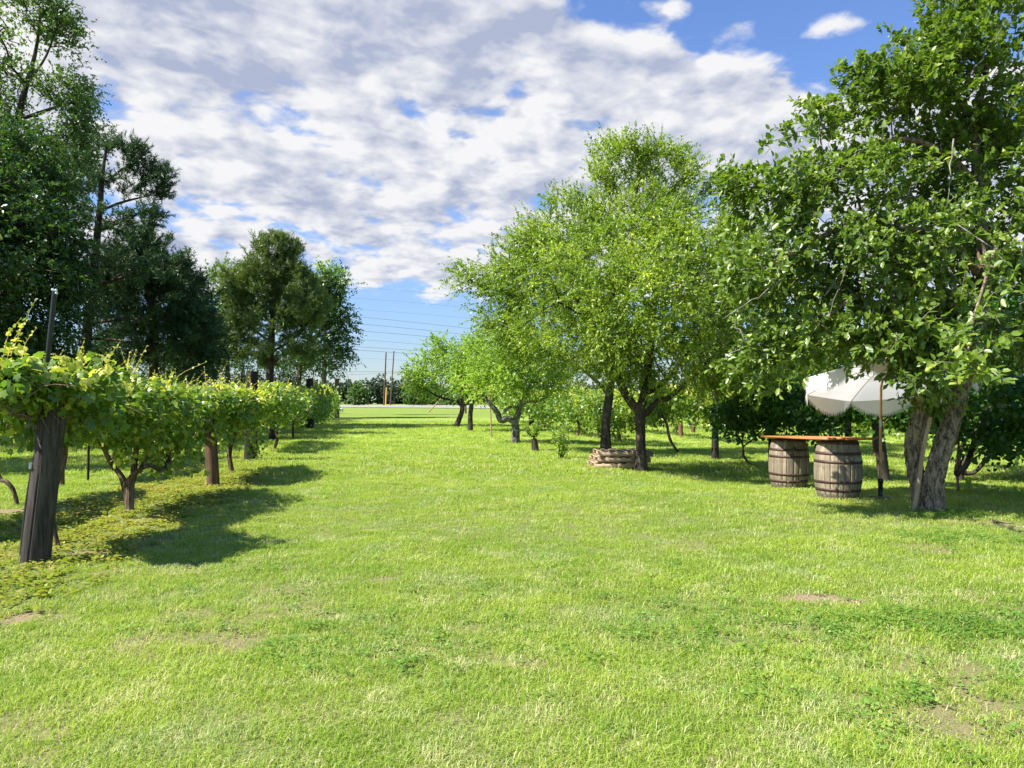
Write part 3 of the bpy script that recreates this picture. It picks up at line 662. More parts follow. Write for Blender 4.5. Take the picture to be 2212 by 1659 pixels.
tree('oak_tree', 'dark round broadleaf tree tucked behind the dark evergreen mass', 'tree', b,
     [[(*b, .22)] + L((438, 850, d, .2), (435, 760, d, .14), (425, 680, d, .05))],
     [B(410, 640, d, 35, 60, 1.5), B(440, 720, d, 40, 70, 1.6), B(400, 760, d, 60, 60, 1.6)], 405, 130, 9, 12, .18, 'leaf_dark', 'bark', LEAFY, spread=.33, length=.6, rtip=.02)
d = 43; b = G(582, d)
pine('olive green pine with a rounded pointed crown, left of the open sky', b, d,
     [[(*b, .26)] + L((583, 850, d, .23), (585, 760, d, .2), (590, 680, d, .16), (596, 590, d, .1), (600, 530, d, .04)), L((586, 760, d, .08), (630, 735, d, .06), (680, 690, d, .02)), L((588, 700, d, .08), (540, 650, d, .05), (490, 620, d, .02)), L((586, 740, d, .08), (530, 700, d, .05), (490, 680, d, .02)), L((590, 680, d, .08), (640, 640, d, .05), (680, 610, d, .02))],
     [B(600, 545, d, 46, 36, 1.1, 1.0), B(592, 590, d, 80, 40, 1.5, 1.5), B(620, 630, d, 75, 50, 1.6, 1.5), B(540, 640, d, 65, 50, 1.6, 1.4), B(570, 700, d, 95, 50, 1.8, 1.5), B(655, 670, d, 55, 55, 1.5, 1.3), B(520, 620, d, 40, 40, 1.3, .8), B(500, 700, d, 35, 40, 1.2, .6), B(560, 755, d, 70, 28, 1.6, .7), B(660, 745, d, 45, 28, 1.3, .5), B(480, 740, d, 30, 20, 1.0, .4)],
     406, 400, 8, 22, .30, 'needle_olive', w=.15, spread=.15, length=.5)
d = 66; b = G(640, d)
tree('oak_tree', 'round crowned broadleaf tree standing right of the olive pine against the blue sky', 'tree', b,
     [[(*b, .32)] + L((642, 850, d, .28), (650, 790, d, .22), (670, 730, d, .14), (690, 660, d, .06)), L((645, 810, d, .16), (680, 780, d, .12), (720, 770, d, .05)), L((648, 800, d, .14), (620, 770, d, .1), (600, 750, d, .04))],
     [B(690, 670, d, 50, 55, 2.2), B(725, 710, d, 36, 50, 2), B(710, 620, d, 30, 35, 1.6), B(700, 760, d, 55, 40, 2.2), B(640, 770, d, 60, 30, 2.2, 1.2), B(640, 660, d, 50, 60, 2)],
     407, 260, 8, 12, .28, 'leaf_oak', 'bark', LEAFY, spread=.5, length=.9, rtip=.03, seg=.9)
d = 80; b = G(700, d)
tree('oak_tree', 'pale green treetop peeking out above the round broadleaf tree', 'tree', b, [[(*b, .3)] + L((700, 800, d, .25), (704, 650, d, .1), (708, 590, d, .05))],
     [B(706, 590, d, 22, 18, 1.3), B(725, 600, d, 16, 12, 1.0, .5), B(700, 650, d, 30, 40, 2)], 408, 60, 8, 12, .28, 'leaf_mid', 'bark', LEAFY, spread=.45, length=.8, rtip=.03, seg=.9, shell=.2)
d = 60; b = G(492, d)
tree('oak_tree', 'pale green tree showing at the left shoulder of the olive pine', 'tree', b, [[(*b, .25)] + L((492, 850, d, .2), (490, 700, d, .1), (488, 610, d, .04))],
     [B(487, 610, d, 28, 40, 1.6), B(505, 680, d, 35, 50, 1.8), B(470, 760, d, 35, 40, 1.8)], 409, 110, 8, 12, .26, 'leaf_airy', 'bark', LEAFY, spread=.42, length=.8, rtip=.03, seg=.9)
for k, (px, d, lab) in enumerate([(60, 46, 'dark understorey tree behind the near vine at the far left'), (230, 52, 'dark understorey tree seen low between the two dark pines'), (380, 58, 'low dark tree behind the dark evergreen mass'), (520, 75, 'low dark tree behind the trunk of the olive pine'), (610, 90, 'low dark tree in the gap under the round broadleaf crown')]):
    b = G(px, d); s = 60 * 46 / d
    tree('understorey_tree', lab, 'tree', b, [[(*b, .18)] + L((px, 830, d, .14), (px + 5, 790, d, .06))],
         [B(px - s * .5, 815, d, s * .8, 38, 2), B(px + s * .5, 805, d, s * .8, 45, 2), B(px, 840, d, s * 1.1, 26, 2)], 420 + k, 80, 8, 10, .26, 'leaf_dark', 'bark', LEAFY, spread=.5, length=.8, rtip=.02, seg=1, group='low dark trees behind the left vine row')

for k, (x_, y_, lab) in enumerate([(-17.5, 15.5, 'shade tree just outside the left edge, nearer one'), (-18.5, 23.5, 'shade tree just outside the left edge, further one')]):
    b = Vector((x_, y_, float(gh(x_, y_)))); V3 = lambda dx, dy, z: np.array((x_ + dx, y_ + dy, z))
    tree('shade_tree', lab, 'tree', b, [[(*b, .25), (*V3(0, 0, 3), .2), (*V3(.2, .1, 6), .14), (*V3(.1, .2, 9), .05)]],
         [(V3(0, 0, 9), np.array((2.4, 2.6, 2.2))), (V3(1.6, .5, 6.8), np.array((2.4, 2.6, 2.0))), (V3(-1.4, -.8, 7), np.array((2.4, 2.6, 2.0))), (V3(.5, -1.5, 5.5), np.array((2.2, 2.2, 1.6)))],
         480 + k, 170, 8, 10, .22, 'leaf_oak', 'bark', LEAFY, spread=.4, length=.7, rtip=.02, seg=.9)

# --- far trees beyond the road
far = [(700, 240, 60, 832, 'leaf_far'), (748, 235, 46, 826, 'leaf_far'), (800, 245, 52, 814, 'leaf_far'), (850, 260, 40, 826, 'leaf_far'), (885, 255, 40, 836, 'leaf_far'), (930, 250, 45, 832, 'leaf_far'), (985, 240, 52, 838, 'leaf_far'), (1040, 235, 52, 830, 'leaf_far'),
       (1100, 235, 50, 836, 'leaf_far'), (1160, 240, 50, 832, 'leaf_far'), (1230, 245, 60, 826, 'leaf_far'), (1310, 240, 60, 834, 'leaf_far'), (1400, 240, 70, 824, 'leaf_far')]
fl = ['at the foot of the left tree line', 'left of the pale bush by the road', 'tallest on the skyline left of the utility poles', 'just left of the utility poles', 'between the two utility poles', 'just right of the utility poles', 'behind the furthest fruit tree, left half', 'behind the furthest fruit tree, right half', 'above the brown hedge', 'seen through the gnarled fruit tree', 'behind the tall orchard tree', 'seen between the two orchard trunks', 'behind the broad orchard tree']
for k, (px, d, rx, top, mt) in enumerate(far):
    b = G(px, d); hh = (870 - top); 
    tree('far_tree', 'hazy dark tree beyond the road, ' + fl[k], 'tree', b, [[(*b, .3)] + L((px, 862, d, .25), (px + 3, top + 18, d, .1))],
         [B(px - rx * .45, top + hh * .55, d, rx * .6, hh * .45, 4), B(px + rx * .4, top + hh * .5, d, rx * .6, hh * .45, 4), B(px, top + hh * .32, d, rx * .45, hh * .32, 4), B(px, 858, d, rx, 14, 3)],
         500 + k, 70, 7, 9, .85, mt, 'bark', CLUMPY, spread=.9, length=1.2, rtip=.05, seg=2.5, group='trees on the far side of the road')
for k, (px, d, rx, top, lab) in enumerate([(773, 196, 26, 833, 'pale green round bush at the roadside left of the utility poles'), (905, 192, 32, 824, 'pale green bush rising behind the utility poles'), (948, 190, 20, 845, 'small pale bush right of the utility poles'), (985, 178, 30, 858, 'low pale bush at the roadside behind the leaning stake')]):
    b = G(px, d); hh = 876 - top
    tree('roadside_bush', lab, 'bush', b, [[(*b, .2)] + L((px, 868, d, .15), (px, top + 12, d, .06))], [B(px - rx * .3, top + hh * .6, d, rx * .6, hh * .42, 3), B(px + rx * .35, top + hh * .55, d, rx * .6, hh * .42, 3), B(px, top + hh * .35, d, rx * .5, hh * .33, 3)],
         540 + k, 55, 7, 9, .6, 'leaf_far_light', 'bark', CLUMPY, spread=.6, length=.9, rtip=.04, seg=2)
b = G(1180, 150); g_ = np.random.default_rng(9); mb = MB(); n = 5000
Pn = np.array(b) + np.stack([g_.uniform(-6, 4.5, n), g_.uniform(-1, 1, n), np.abs(g_.normal(size=n)) * .0 + g_.uniform(.2, 1.9, n)], 1)
add_leaves(mb, Pn, rdir(n, g_), rdir(n, g_) + (0, 0, 1), g_.uniform(.25, .45, n), CLUMPY, g_.random(n))
single('brown_hedge', mb, M['leaf_brown'], 'low rust brown hedge across the road, right of the furthest fruit trees', 'hedge', b)

# --- trees behind the vineyard on the right
for k, (px, d, top, rx, mt, lab) in enumerate([(1795, 38, 640, 60, 'leaf_airy', 'pale feathery tree glimpsed behind the parasol'), (1940, 60, 640, 110, 'leaf_oak', 'green tree behind the pear tree trunk'), (1700, 75, 760, 60, 'leaf_oak', 'low tree on the skyline left of the parasol'), (2150, 55, 560, 130, 'leaf_oak', 'green tree beyond the rows at the far right'), (2420, 48, 520, 170, 'leaf_oak', 'green tree beyond the rows, just past the right edge'), (1560, 80, 790, 60, 'leaf_oak', 'low tree on the skyline behind the dark post'), (1620, 120, 800, 70, 'leaf_far', 'hazy tree far behind the shaded vine row')]):
    b = G(px, d); hh = 870 - top
    tree('broadleaf_tree', lab, 'tree', b, [[(*b, .2)] + L((px, 800, d, .17), (px + 5, (top + 800) / 2, d, .1), (px + 5, top + 30, d, .04))],
         [B(px, top + hh * .3, d, rx * .6, hh * .28, 2), B(px - rx * .4, top + hh * .55, d, rx * .6, hh * .28, 2), B(px + rx * .4, top + hh * .55, d, rx * .6, hh * .28, 2)],
         560 + k, 130, 8, 11, .09 + d * .0035, mt, 'bark', LEAFY, spread=.35, length=.7, rtip=.02, seg=.8)

# ------------------------------------------------------------------ pear tree
bp = gp(2012, 1105); dp = bp.y
near_tips = []
def pear_extra(g, br):
    """the low leafy bough that reaches towards the camera"""
    out = []
    for (px, py, d) in [(2050, 760, 6.3), (2085, 790, 6.0), (2120, 800, 6.0), (2060, 820, 6.2), (2110, 745, 6.3), (2140, 770, 6.2), (2075, 740, 6.5), (2100, 690, 6.8), (2085, 650, 7.2), (1990, 720, 7.4), (1960, 815, 8.6), (1930, 740, 8.0), (2180, 640, 7.0), (2160, 560, 7.3), (2200, 420, 7.2)]:
        c = wp(px, py, d); n = 5; st = c + g.normal(size=(n, 3)) * .07
        for s in st:
            dr = nrm(g.normal(size=3) + np.array([0, -.4, .2])); k = 9; t = np.linspace(0, 1, k)
            addtube(br, [s, s + dr * .12, s + dr * .24 + np.array([0, 0, -.03])], [.005, .004, .002], 4, cap=False)
            p = s + dr * (t * .24)[:, None]
            out.append((p, dr * .5 + rdir(k, g) * .9, rdir(k, g) * .7 + (0, -.25, .9), .095 * g.uniform(.7, 1.15, k), g.random(k)))
    return [np.concatenate([o[i] for o in out]) for i in range(5)]
g0 = np.random.default_rng(77)
pear = root('pear_tree', 'large old pear tree with a split leaning trunk and pale bark at the right', 'tree', bp)
limbs = [[(bp.x, bp.y, bp.z - .1, .19), (bp.x, bp.y, bp.z + .1, .155)] + L((2016, 1050, dp, .128), (2024, 1005, dp, .125), (2042, 950, dp, .122), (2058, 900, dp, .115), (2075, 840, dp, .105), (2105, 740, dp, .10), (2122, 640, dp, .09), (2125, 540, dp - .1, .075), (2112, 400, dp - .1, .06), (2108, 280, dp, .045), (2135, 130, dp, .03), (2160, 20, dp, .02)),
    L((1996, 1095, dp + .12, .13), (1984, 1040, dp + .22, .105), (1975, 1000, dp + .25, .10), (1974, 955, dp + .25, .105), (1985, 912, dp + .22, .10), (1996, 888, dp + .2, .09)),
    L((1990, 900, dp + .2, .055), (1985, 840, dp + .1, .05), (1965, 740, dp, .045), (1930, 640, dp - .1, .035), (1880, 520, dp - .2, .025), (1850, 420, dp - .2, .015)),
    L((2105, 740, dp, .06), (2040, 650, dp - .3, .05), (1950, 610, dp - .5, .04), (1850, 640, dp - .7, .03), (1770, 700, dp - .8, .018), (1740, 745, dp - .8, .01)),
    L((2120, 600, dp, .05), (2050, 520, dp - .3, .045), (1930, 490, dp - .5, .035), (1800, 500, dp - .6, .025), (1690, 560, dp - .7, .018), (1600, 610, dp - .7, .01)),
    L((2112, 400, dp - .1, .045), (2040, 330, dp - .2, .04), (1950, 300, dp - .2, .03), (1860, 330, dp - .3, .02), (1740, 440, dp - .3, .012)),
    L((2110, 360, dp, .04), (2170, 260, dp + .1, .03), (2230, 120, dp, .02)),
    L((2124, 560, dp, .05), (2180, 500, dp - .4, .045), (2260, 470, dp - .6, .03), (2380, 440, dp - .6, .02)),
    L((2122, 640, dp, .045), (2150, 560, 9.2, .025), (2150, 540, 8.4, .019), (2130, 600, 7.4, .013), (2100, 700, 6.7, .009), (2090, 770, 6.2, .006)),
    L((2108, 300, dp, .03), (2060, 200, dp - .1, .025), (2000, 150, dp - .1, .018), (1940, 160, dp - .2, .01))]
blobs = [B(2100, 60, dp, 110, 120, .9, 1.5), B(2010, 160, dp, 120, 80, 1.0, 1.5), B(1900, 220, dp, 110, 75, 1.0, 1.3), B(2160, 250, dp, 110, 130, 1.2, 1.4), B(2060, 340, dp, 150, 110, 1.3, 1.7), B(2020, 470, dp + .6, 110, 70, .6, .5), B(1970, 600, dp + .7, 130, 70, .6, .5), B(1860, 390, dp - .2, 130, 75, 1.1, 1.3), B(1700, 450, dp - .3, 90, 70, .9, .9), B(1620, 400, dp - .3, 45, 30, .4, .28), B(1760, 270, dp, 50, 30, .5, .25),
    B(1780, 560, dp - .4, 150, 90, 1.2, 1.7), B(1960, 530, dp - .3, 160, 110, 1.3, 1.8), B(1640, 600, dp - .5, 75, 80, .8, .7), B(1720, 710, dp - .5, 110, 70, .9, 1.0), B(1890, 690, dp - .2, 150, 70, 1.1, 1.4), B(2040, 720, dp, 110, 90, 1.0, 1.2), B(2160, 520, dp, 120, 150, 1.2, 1.7), B(2190, 720, dp + .2, 90, 90, 1.0, 1.0), B(1640, 780, dp - .5, 35, 55, .4, .28), B(1990, 790, dp - .1, 60, 35, .6, .35), B(2280, 380, dp, 130, 220, 1.4, 1.8), B(2030, 840, dp + .1, 50, 30, .5, .25), B(2200, -80, dp, 150, 100, 1.3, 1.2)]
nodes, par, rad, nlimb, tips = skeleton(limbs, blobs, 600, g0, .35, .3, .15, .12)
mt, br = MB(), MB(); branch_mesh(nodes, par, rad, nlimb, .006, MB(), br, rough=.1)
def bark_tube(mbt, lim, sides, step, amp, seed):
    cu = spline(lim, max(4, int(step)))
    pts = cu[:, :3]; r = np.maximum(cu[:, 3], .006); n = len(pts)
    V, Q = tube(pts, r, sides, cap=False)[0]; V = V.reshape(n, sides, 3)
    a = np.linspace(0, 2 * math.pi, sides, endpoint=False); s = np.concatenate([[0], np.cumsum(np.linalg.norm(np.diff(pts, axis=0), axis=1))])
    q = np.stack([np.cos(a)[None] * 4 + 0 * s[:, None], np.sin(a)[None] * 4 + 0 * s[:, None], s[:, None] * 7 + 0 * a[None]], -1)
    q = q + (fbm(q * .5, seed + 9, 2)[..., None] - .5) * 2.2
    rid = 1 - np.abs(vnoise(q * 1.6, seed) * 2 - 1); rid2 = 1 - np.abs(vnoise(q * 3.6, seed + 1) * 2 - 1)
    dsp = amp * (0.65 * (1 - rid) + 0.45 * (1 - rid2) - .25) + .10 * r[:, None] / max(amp, 1e-4) * amp * (fbm(q * .35, seed + 5, 2) - .5) * 3
    c = pts[:, None]; V = c + (V - c) * (1 + (dsp * np.clip(r[:, None] / .1, .15, 1)) / r[:, None])[..., None]
    mbt.add(V.reshape(-1, 3), Q)
for k, (lim, sd, st_) in enumerate([(limbs[0], 80, 14), (limbs[1], 72, 14)] + [(l, 14, 6) for l in limbs[2:]]): bark_tube(mt, lim, sd, st_, .034 if k < 2 else .008, 60 + k)
# rough broken top of the shorter trunk
c = np.array(limbs[1][-1][:3]); a = np.linspace(0, 6.283, 24, endpoint=False)
ring = c + np.stack([np.cos(a) * .09, np.sin(a) * .09, np.zeros(24)], 1); topv = c + np.stack([np.cos(a) * .05, np.sin(a) * .05, .03 + .06 * g0.random(24)], 1)
mt.add(np.vstack([ring, topv]), [(j, (j + 1) % 24, 24 + (j + 1) % 24, 24 + j) for j in range(24)]); mt.add(topv, [tuple(range(24))])
part('trunk', mt, M['bark_pear'], pear, True)
cen = wp(2020, 480, dp)
Pn, D, N, S, rn = sprays(nodes, tips, cen, g0, 10, .12, .27, 9, .116, up=.25, droop=.25, out=.7, mb_tw=br, rtw=.0035)
e = pear_extra(g0, br); Pn, D, N, S, rn = (np.concatenate(q) for q in zip((Pn, D, N, S, rn), e))
for l in ([(1780, 640, 9.2), (1840, 560, 9.1), (1790, 690, 9.0)], [(2040, 520, 9.0), (2060, 600, 8.9), (2075, 640, 8.8)], [(2060, 300, 9.1), (2050, 380, 9.0), (2045, 450, 9.0)], [(1950, 440, 9.1), (1990, 380, 9.0), (2040, 350, 9.0)], [(1590, 690, 9.1), (1600, 740, 9.0), (1565, 775, 9.0)], [(2150, 560, 8.6), (2120, 650, 8.6), (2160, 700, 8.5)], [(2100, 160, 9.3), (2140, 90, 9.3), (2190, 20, 9.3)], [(1690, 600, 8.9), (1640, 640, 8.9), (1560, 690, 8.9)]):
    q = spline([wp(*p) for p in l], 4); q[1:-1] += g0.normal(size=(len(q) - 2, 3)) * .018; addtube(br, q, np.linspace(.011, .004, len(q)), 5, cap=False)
part('branches', br, M['bark_pear_twig'], pear, True, kind='stuff')
idx = np.argsort(Pn[:, 1] - S * 3); vis = [j for j in idx if abs((Pn[j, 0] / Pn[j, 1]) * F) < 1130 and (CH - Pn[j, 2]) / Pn[j, 1] * F + HY > -20][:300]
sel = np.zeros(len(Pn), bool); sel[vis] = True
lb = MB(); add_leaves(lb, Pn[~sel], D[~sel], N[~sel], S[~sel], OVAL, rn[~sel]); part('foliage', lb, M['leaf_pear'], pear, kind='stuff')
leaf_objects(pear, Pn[sel], D[sel], N[sel], S[sel], [T_oval(.52), T_oval(.6), T_oval(.66)], M['leaf_pear_single'])
# young pears
def lathe(prof, n=12):
    prof = np.asarray(prof); a = np.linspace(0, 2 * math.pi, n, endpoint=False)
    V = np.stack([prof[:, 0:1] * np.cos(a), prof[:, 0:1] * np.sin(a), prof[:, 1:2] + 0 * a], -1); m = len(prof)
    i = np.arange(m - 1)[:, None] * n; j = np.arange(n)[None]; k = (j + 1) % n
    return V.reshape(-1, 3), np.stack([i + j, i + k, i + n + k, i + n + j], -1).reshape(-1, 4)
V_, Q_ = lathe([(.0005, 0), (.012, .001), (.021, .010), (.023, .021), (.018, .034), (.011, .044), (.006, .051), (.0015, .054), (.0015, .072), (.0004, .073)], 12)
pm = MB().add(V_, Q_).mesh('pear', M['pear_skin'], smooth=True)
fr = [(2118, 802, 5.9), (2065, 762, 6.1), (2005, 905 - 100, 8.1), (2092, 748, 6.2), (1988, 90, 9.2), (2285 * .885, 234 * .885, 9.2), (1982, 262, 9.1), (2090, 560, 8.9), (1720 * .95, 560, 8.8), (2240 * .885, 855 * .885 - 60, 8.5), (1960, 660, 8.8), (2130, 640, 8.2), (1890, 470, 9), (1760, 640, 8.9), (2170, 330, 8.9), (2035, 205, 9.2)]
for a_, b_, c_ in fr:
    o = bpy.data.objects.new('pear', pm); COL.objects.link(o); o.parent = pear; o.location = Vector(wp(a_, b_, c_)) - pear.location; o.rotation_euler = (random.uniform(-.4, .4), random.uniform(-.4, .4), 0); s = random.uniform(.9, 1.25); o.scale = (s, s, s)
# prop leaning on the trunk
q0, q1 = gp(1972, 1107), Vector(wp(2008, 905, dp - .12))
mb = MB(); cu = [np.array(q0) + (np.array(q1) - np.array(q0)) * t + np.array([.012 * math.sin(7 * t), 0, 0]) for t in np.linspace(-.02, 1.02, 12)]; addtube(mb, cu, np.linspace(.030, .026, 12), 10, .06)
single('wooden_pole', mb, M['old_pole'], 'weathered round wooden pole leaning against the split pear trunk', 'pole', q0, smooth=True)

# ------------------------------------------------------------------ vineyard
def post(name_mat, px, py, wpx, h, lean=(0, 0), label='', sides=14, group=None, detail=False, top_py=None):
    b = gp(px, py); r = wpx / F * b.y / 2
    if top_py: h = CH - (top_py - HY) / F * b.y - b.z
    n = 26 if detail else 8
    mb = MB(); t = np.linspace(0, 1, n); z = -.12 + t * (h + .12)
    pts = np.stack([b.x + lean[0] * z, b.y + lean[1] * z, b.z + z], 1)
    rr = r * (1.06 - .10 * t)
    if detail:
        sd = 96; V, Q = tube(pts, rr, sd, cap=False)[0]; V = V.reshape(n, sd, 3); a = np.linspace(0, 2 * math.pi, sd, endpoint=False)
        q = np.stack([np.cos(a)[None] * 5 + 0 * z[:, None], np.sin(a)[None] * 5 + 0 * z[:, None], z[:, None] * .8 + 0 * a[None]], -1)
        dsp = .006 * (fbm(q * 1.8, 5, 3) - .5)
        for ac, wd, dep, ph in ((4.05, .022, .030, 0), (4.75, .020, .034, 1.2), (5.35, .016, .012, 2.0), (3.4, .016, .010, .4), (.9, .02, .02, 3)):
            aa = ac + .05 * np.sin(z * 2.2 + ph); dd = np.abs((a[None] - aa[:, None] + math.pi) % (2 * math.pi) - math.pi); dsp = dsp - dep * np.exp(-(dd / wd) ** 2) * (0.6 + .4 * np.sin(z * 1.7 + ph))[:, None]
        c = pts[:, None]; V = c + (V - c) * (1 + dsp / r)[..., None]; mb.add(V.reshape(-1, 3), Q); mb.add(V[-1], [tuple(range(sd))])
    else:
        addtube(mb, pts, rr, sides, .07, int(px))
    return single('vineyard_post', mb, M[name_mat], label, 'post', b, group, smooth=not detail or True)
GPo = 'wooden posts of the vine rows'
p1 = post('post_grey', 76, 1215, 54, 1.55, (.118, 0), 'thick cracked grey wooden post leaning right at the near left', group=GPo, detail=True)
post('post_brown', 461, 1050, 25, 1.5, (-.06, 0), 'split brown post under the yellow green vine, second of the left row', group=GPo)
post('post_dark', 541, 995, 26, 2.2, (.02, 0), 'tall near black square cut post standing clear of the left vines', group=GPo, top_py=802)
post('post_dark', 588, 951, 14, 1.9, (.03, 0), 'dark post beside the bent vine stems, behind the tall black one', group=GPo)
post('post_brown', 633, 948, 5, 1.15, (0, 0), 'thin short grey stake in front of the far left vines', group=GPo)
post('post_dark', 669, 927, 16, 2.6, (0, 0), 'black post rising above the far left vines', group=GPo, top_py=818)
post('post_brown', 682, 917, 9, 2.6, (0, 0), 'slim brown post right next to the far black post', group=GPo, top_py=821)
post('post_brown', 728, 903, 10, 2.9, (0, 0), 'furthest brown post of the left vine row', group=GPo, top_py=818)
post('post_brown', 134, 1051, 10, 1.5, (0, 0), 'brown post of the outer left row, seen past the thick leaning post', group=GPo)
post('post_dark', 190, 1040, 5, 1.3, (.02, 0), 'thin dark stake in the shade left of the forked vine trunk', group=GPo)
post('post_dark', 1148, 920, 11, 1.7, (0, 0), 'black post behind the gnarled fruit tree', group=GPo)
post('post_grey', 1295, 947, 9, 1.6, (0, 0), 'grey post just left of the dark slim orchard trunk', group=GPo)
post('post_dark', 1545, 992, 15, 1.9, (0, 0), 'tall dark post at the near end of the shaded vine row', group=GPo)
post('post_red', 1471, 944, 10, 1.6, (-.04, 0), 'reddish brown post right of the broad orchard tree', group=GPo)
post('post_brown', 1497, 936, 10, 1.6, (.02, 0), 'brown post a little right of the reddish one', group=GPo)
post('post_red', 1893, 987, 13, 1.7, (0, 0), 'red brown post behind the parasol pole', group=GPo)
post('post_grey', 1911, 1040, 22, 1.9, (-.13, 0), 'dark leaning grey post directly behind the parasol pole', group=GPo)
post('post_dark', 1668, 1012, 16, 1.2, (0, 0), 'dark post hidden behind the left barrel', group=GPo)
post('post_dark', 1832, 1010, 14, 1.2, (0, 0), 'dark post showing behind the table top over the right barrel', group=GPo)
post('post_brown', 1006, 893, 4, 1.7, (0, 0), 'thin far post by the furthest fruit trees', group=GPo)
q0 = gp(925, 891); mb = MB(); addtube(mb, [np.array(q0) - (0.1, 0, .1), np.array(q0) + (2.15, 0, 2.3)], .085, 8); single('leaning_stake', mb, M['old_pole'], 'pale slanted brace pole sticking out of the far lawn', 'stake', q0)
# black pole tied to the near post
bb = gp(44, 1206); mb = MB(); dpo = bb.y
cu = spline([np.array(bb) - (0, 0, .1), wp(60, 1080, dpo), wp(84, 940, dpo), wp(100, 800, dpo), wp(117, 640, dpo)], 5)
bpole = root('black_pole', 'slim black metal pole strapped to the thick leaning post, rising above the vines', 'pole', bb)
addtube(mb, cu, .021, 12); part('shaft', mb, M['black'], bpole, True)
mb = MB(); addtube(mb, [wp(117.3, 642, dpo), wp(118, 629, dpo)], [.024, .02], 12); part('cap', mb, M['black'], bpole, True)
for a_, b_ in ((114, 626), (121, 627), (122, 633)):
    V_, Q_ = lathe([(.0005, -.014), (.010, -.009), (.014, 0), (.010, .009), (.0005, .014)], 10); mb = MB(); mb.add(V_ + wp(a_, b_, dpo - .03), Q_); part('bulb', mb, M['glass_bulb'], bpole, True)
mb = MB(); addtube(mb, [wp(68.5, 1008, dpo) - (0, 0, .02), wp(69.5, 1000, dpo)], .026, 12); part('strap', mb, M['white_plastic'], bpole)

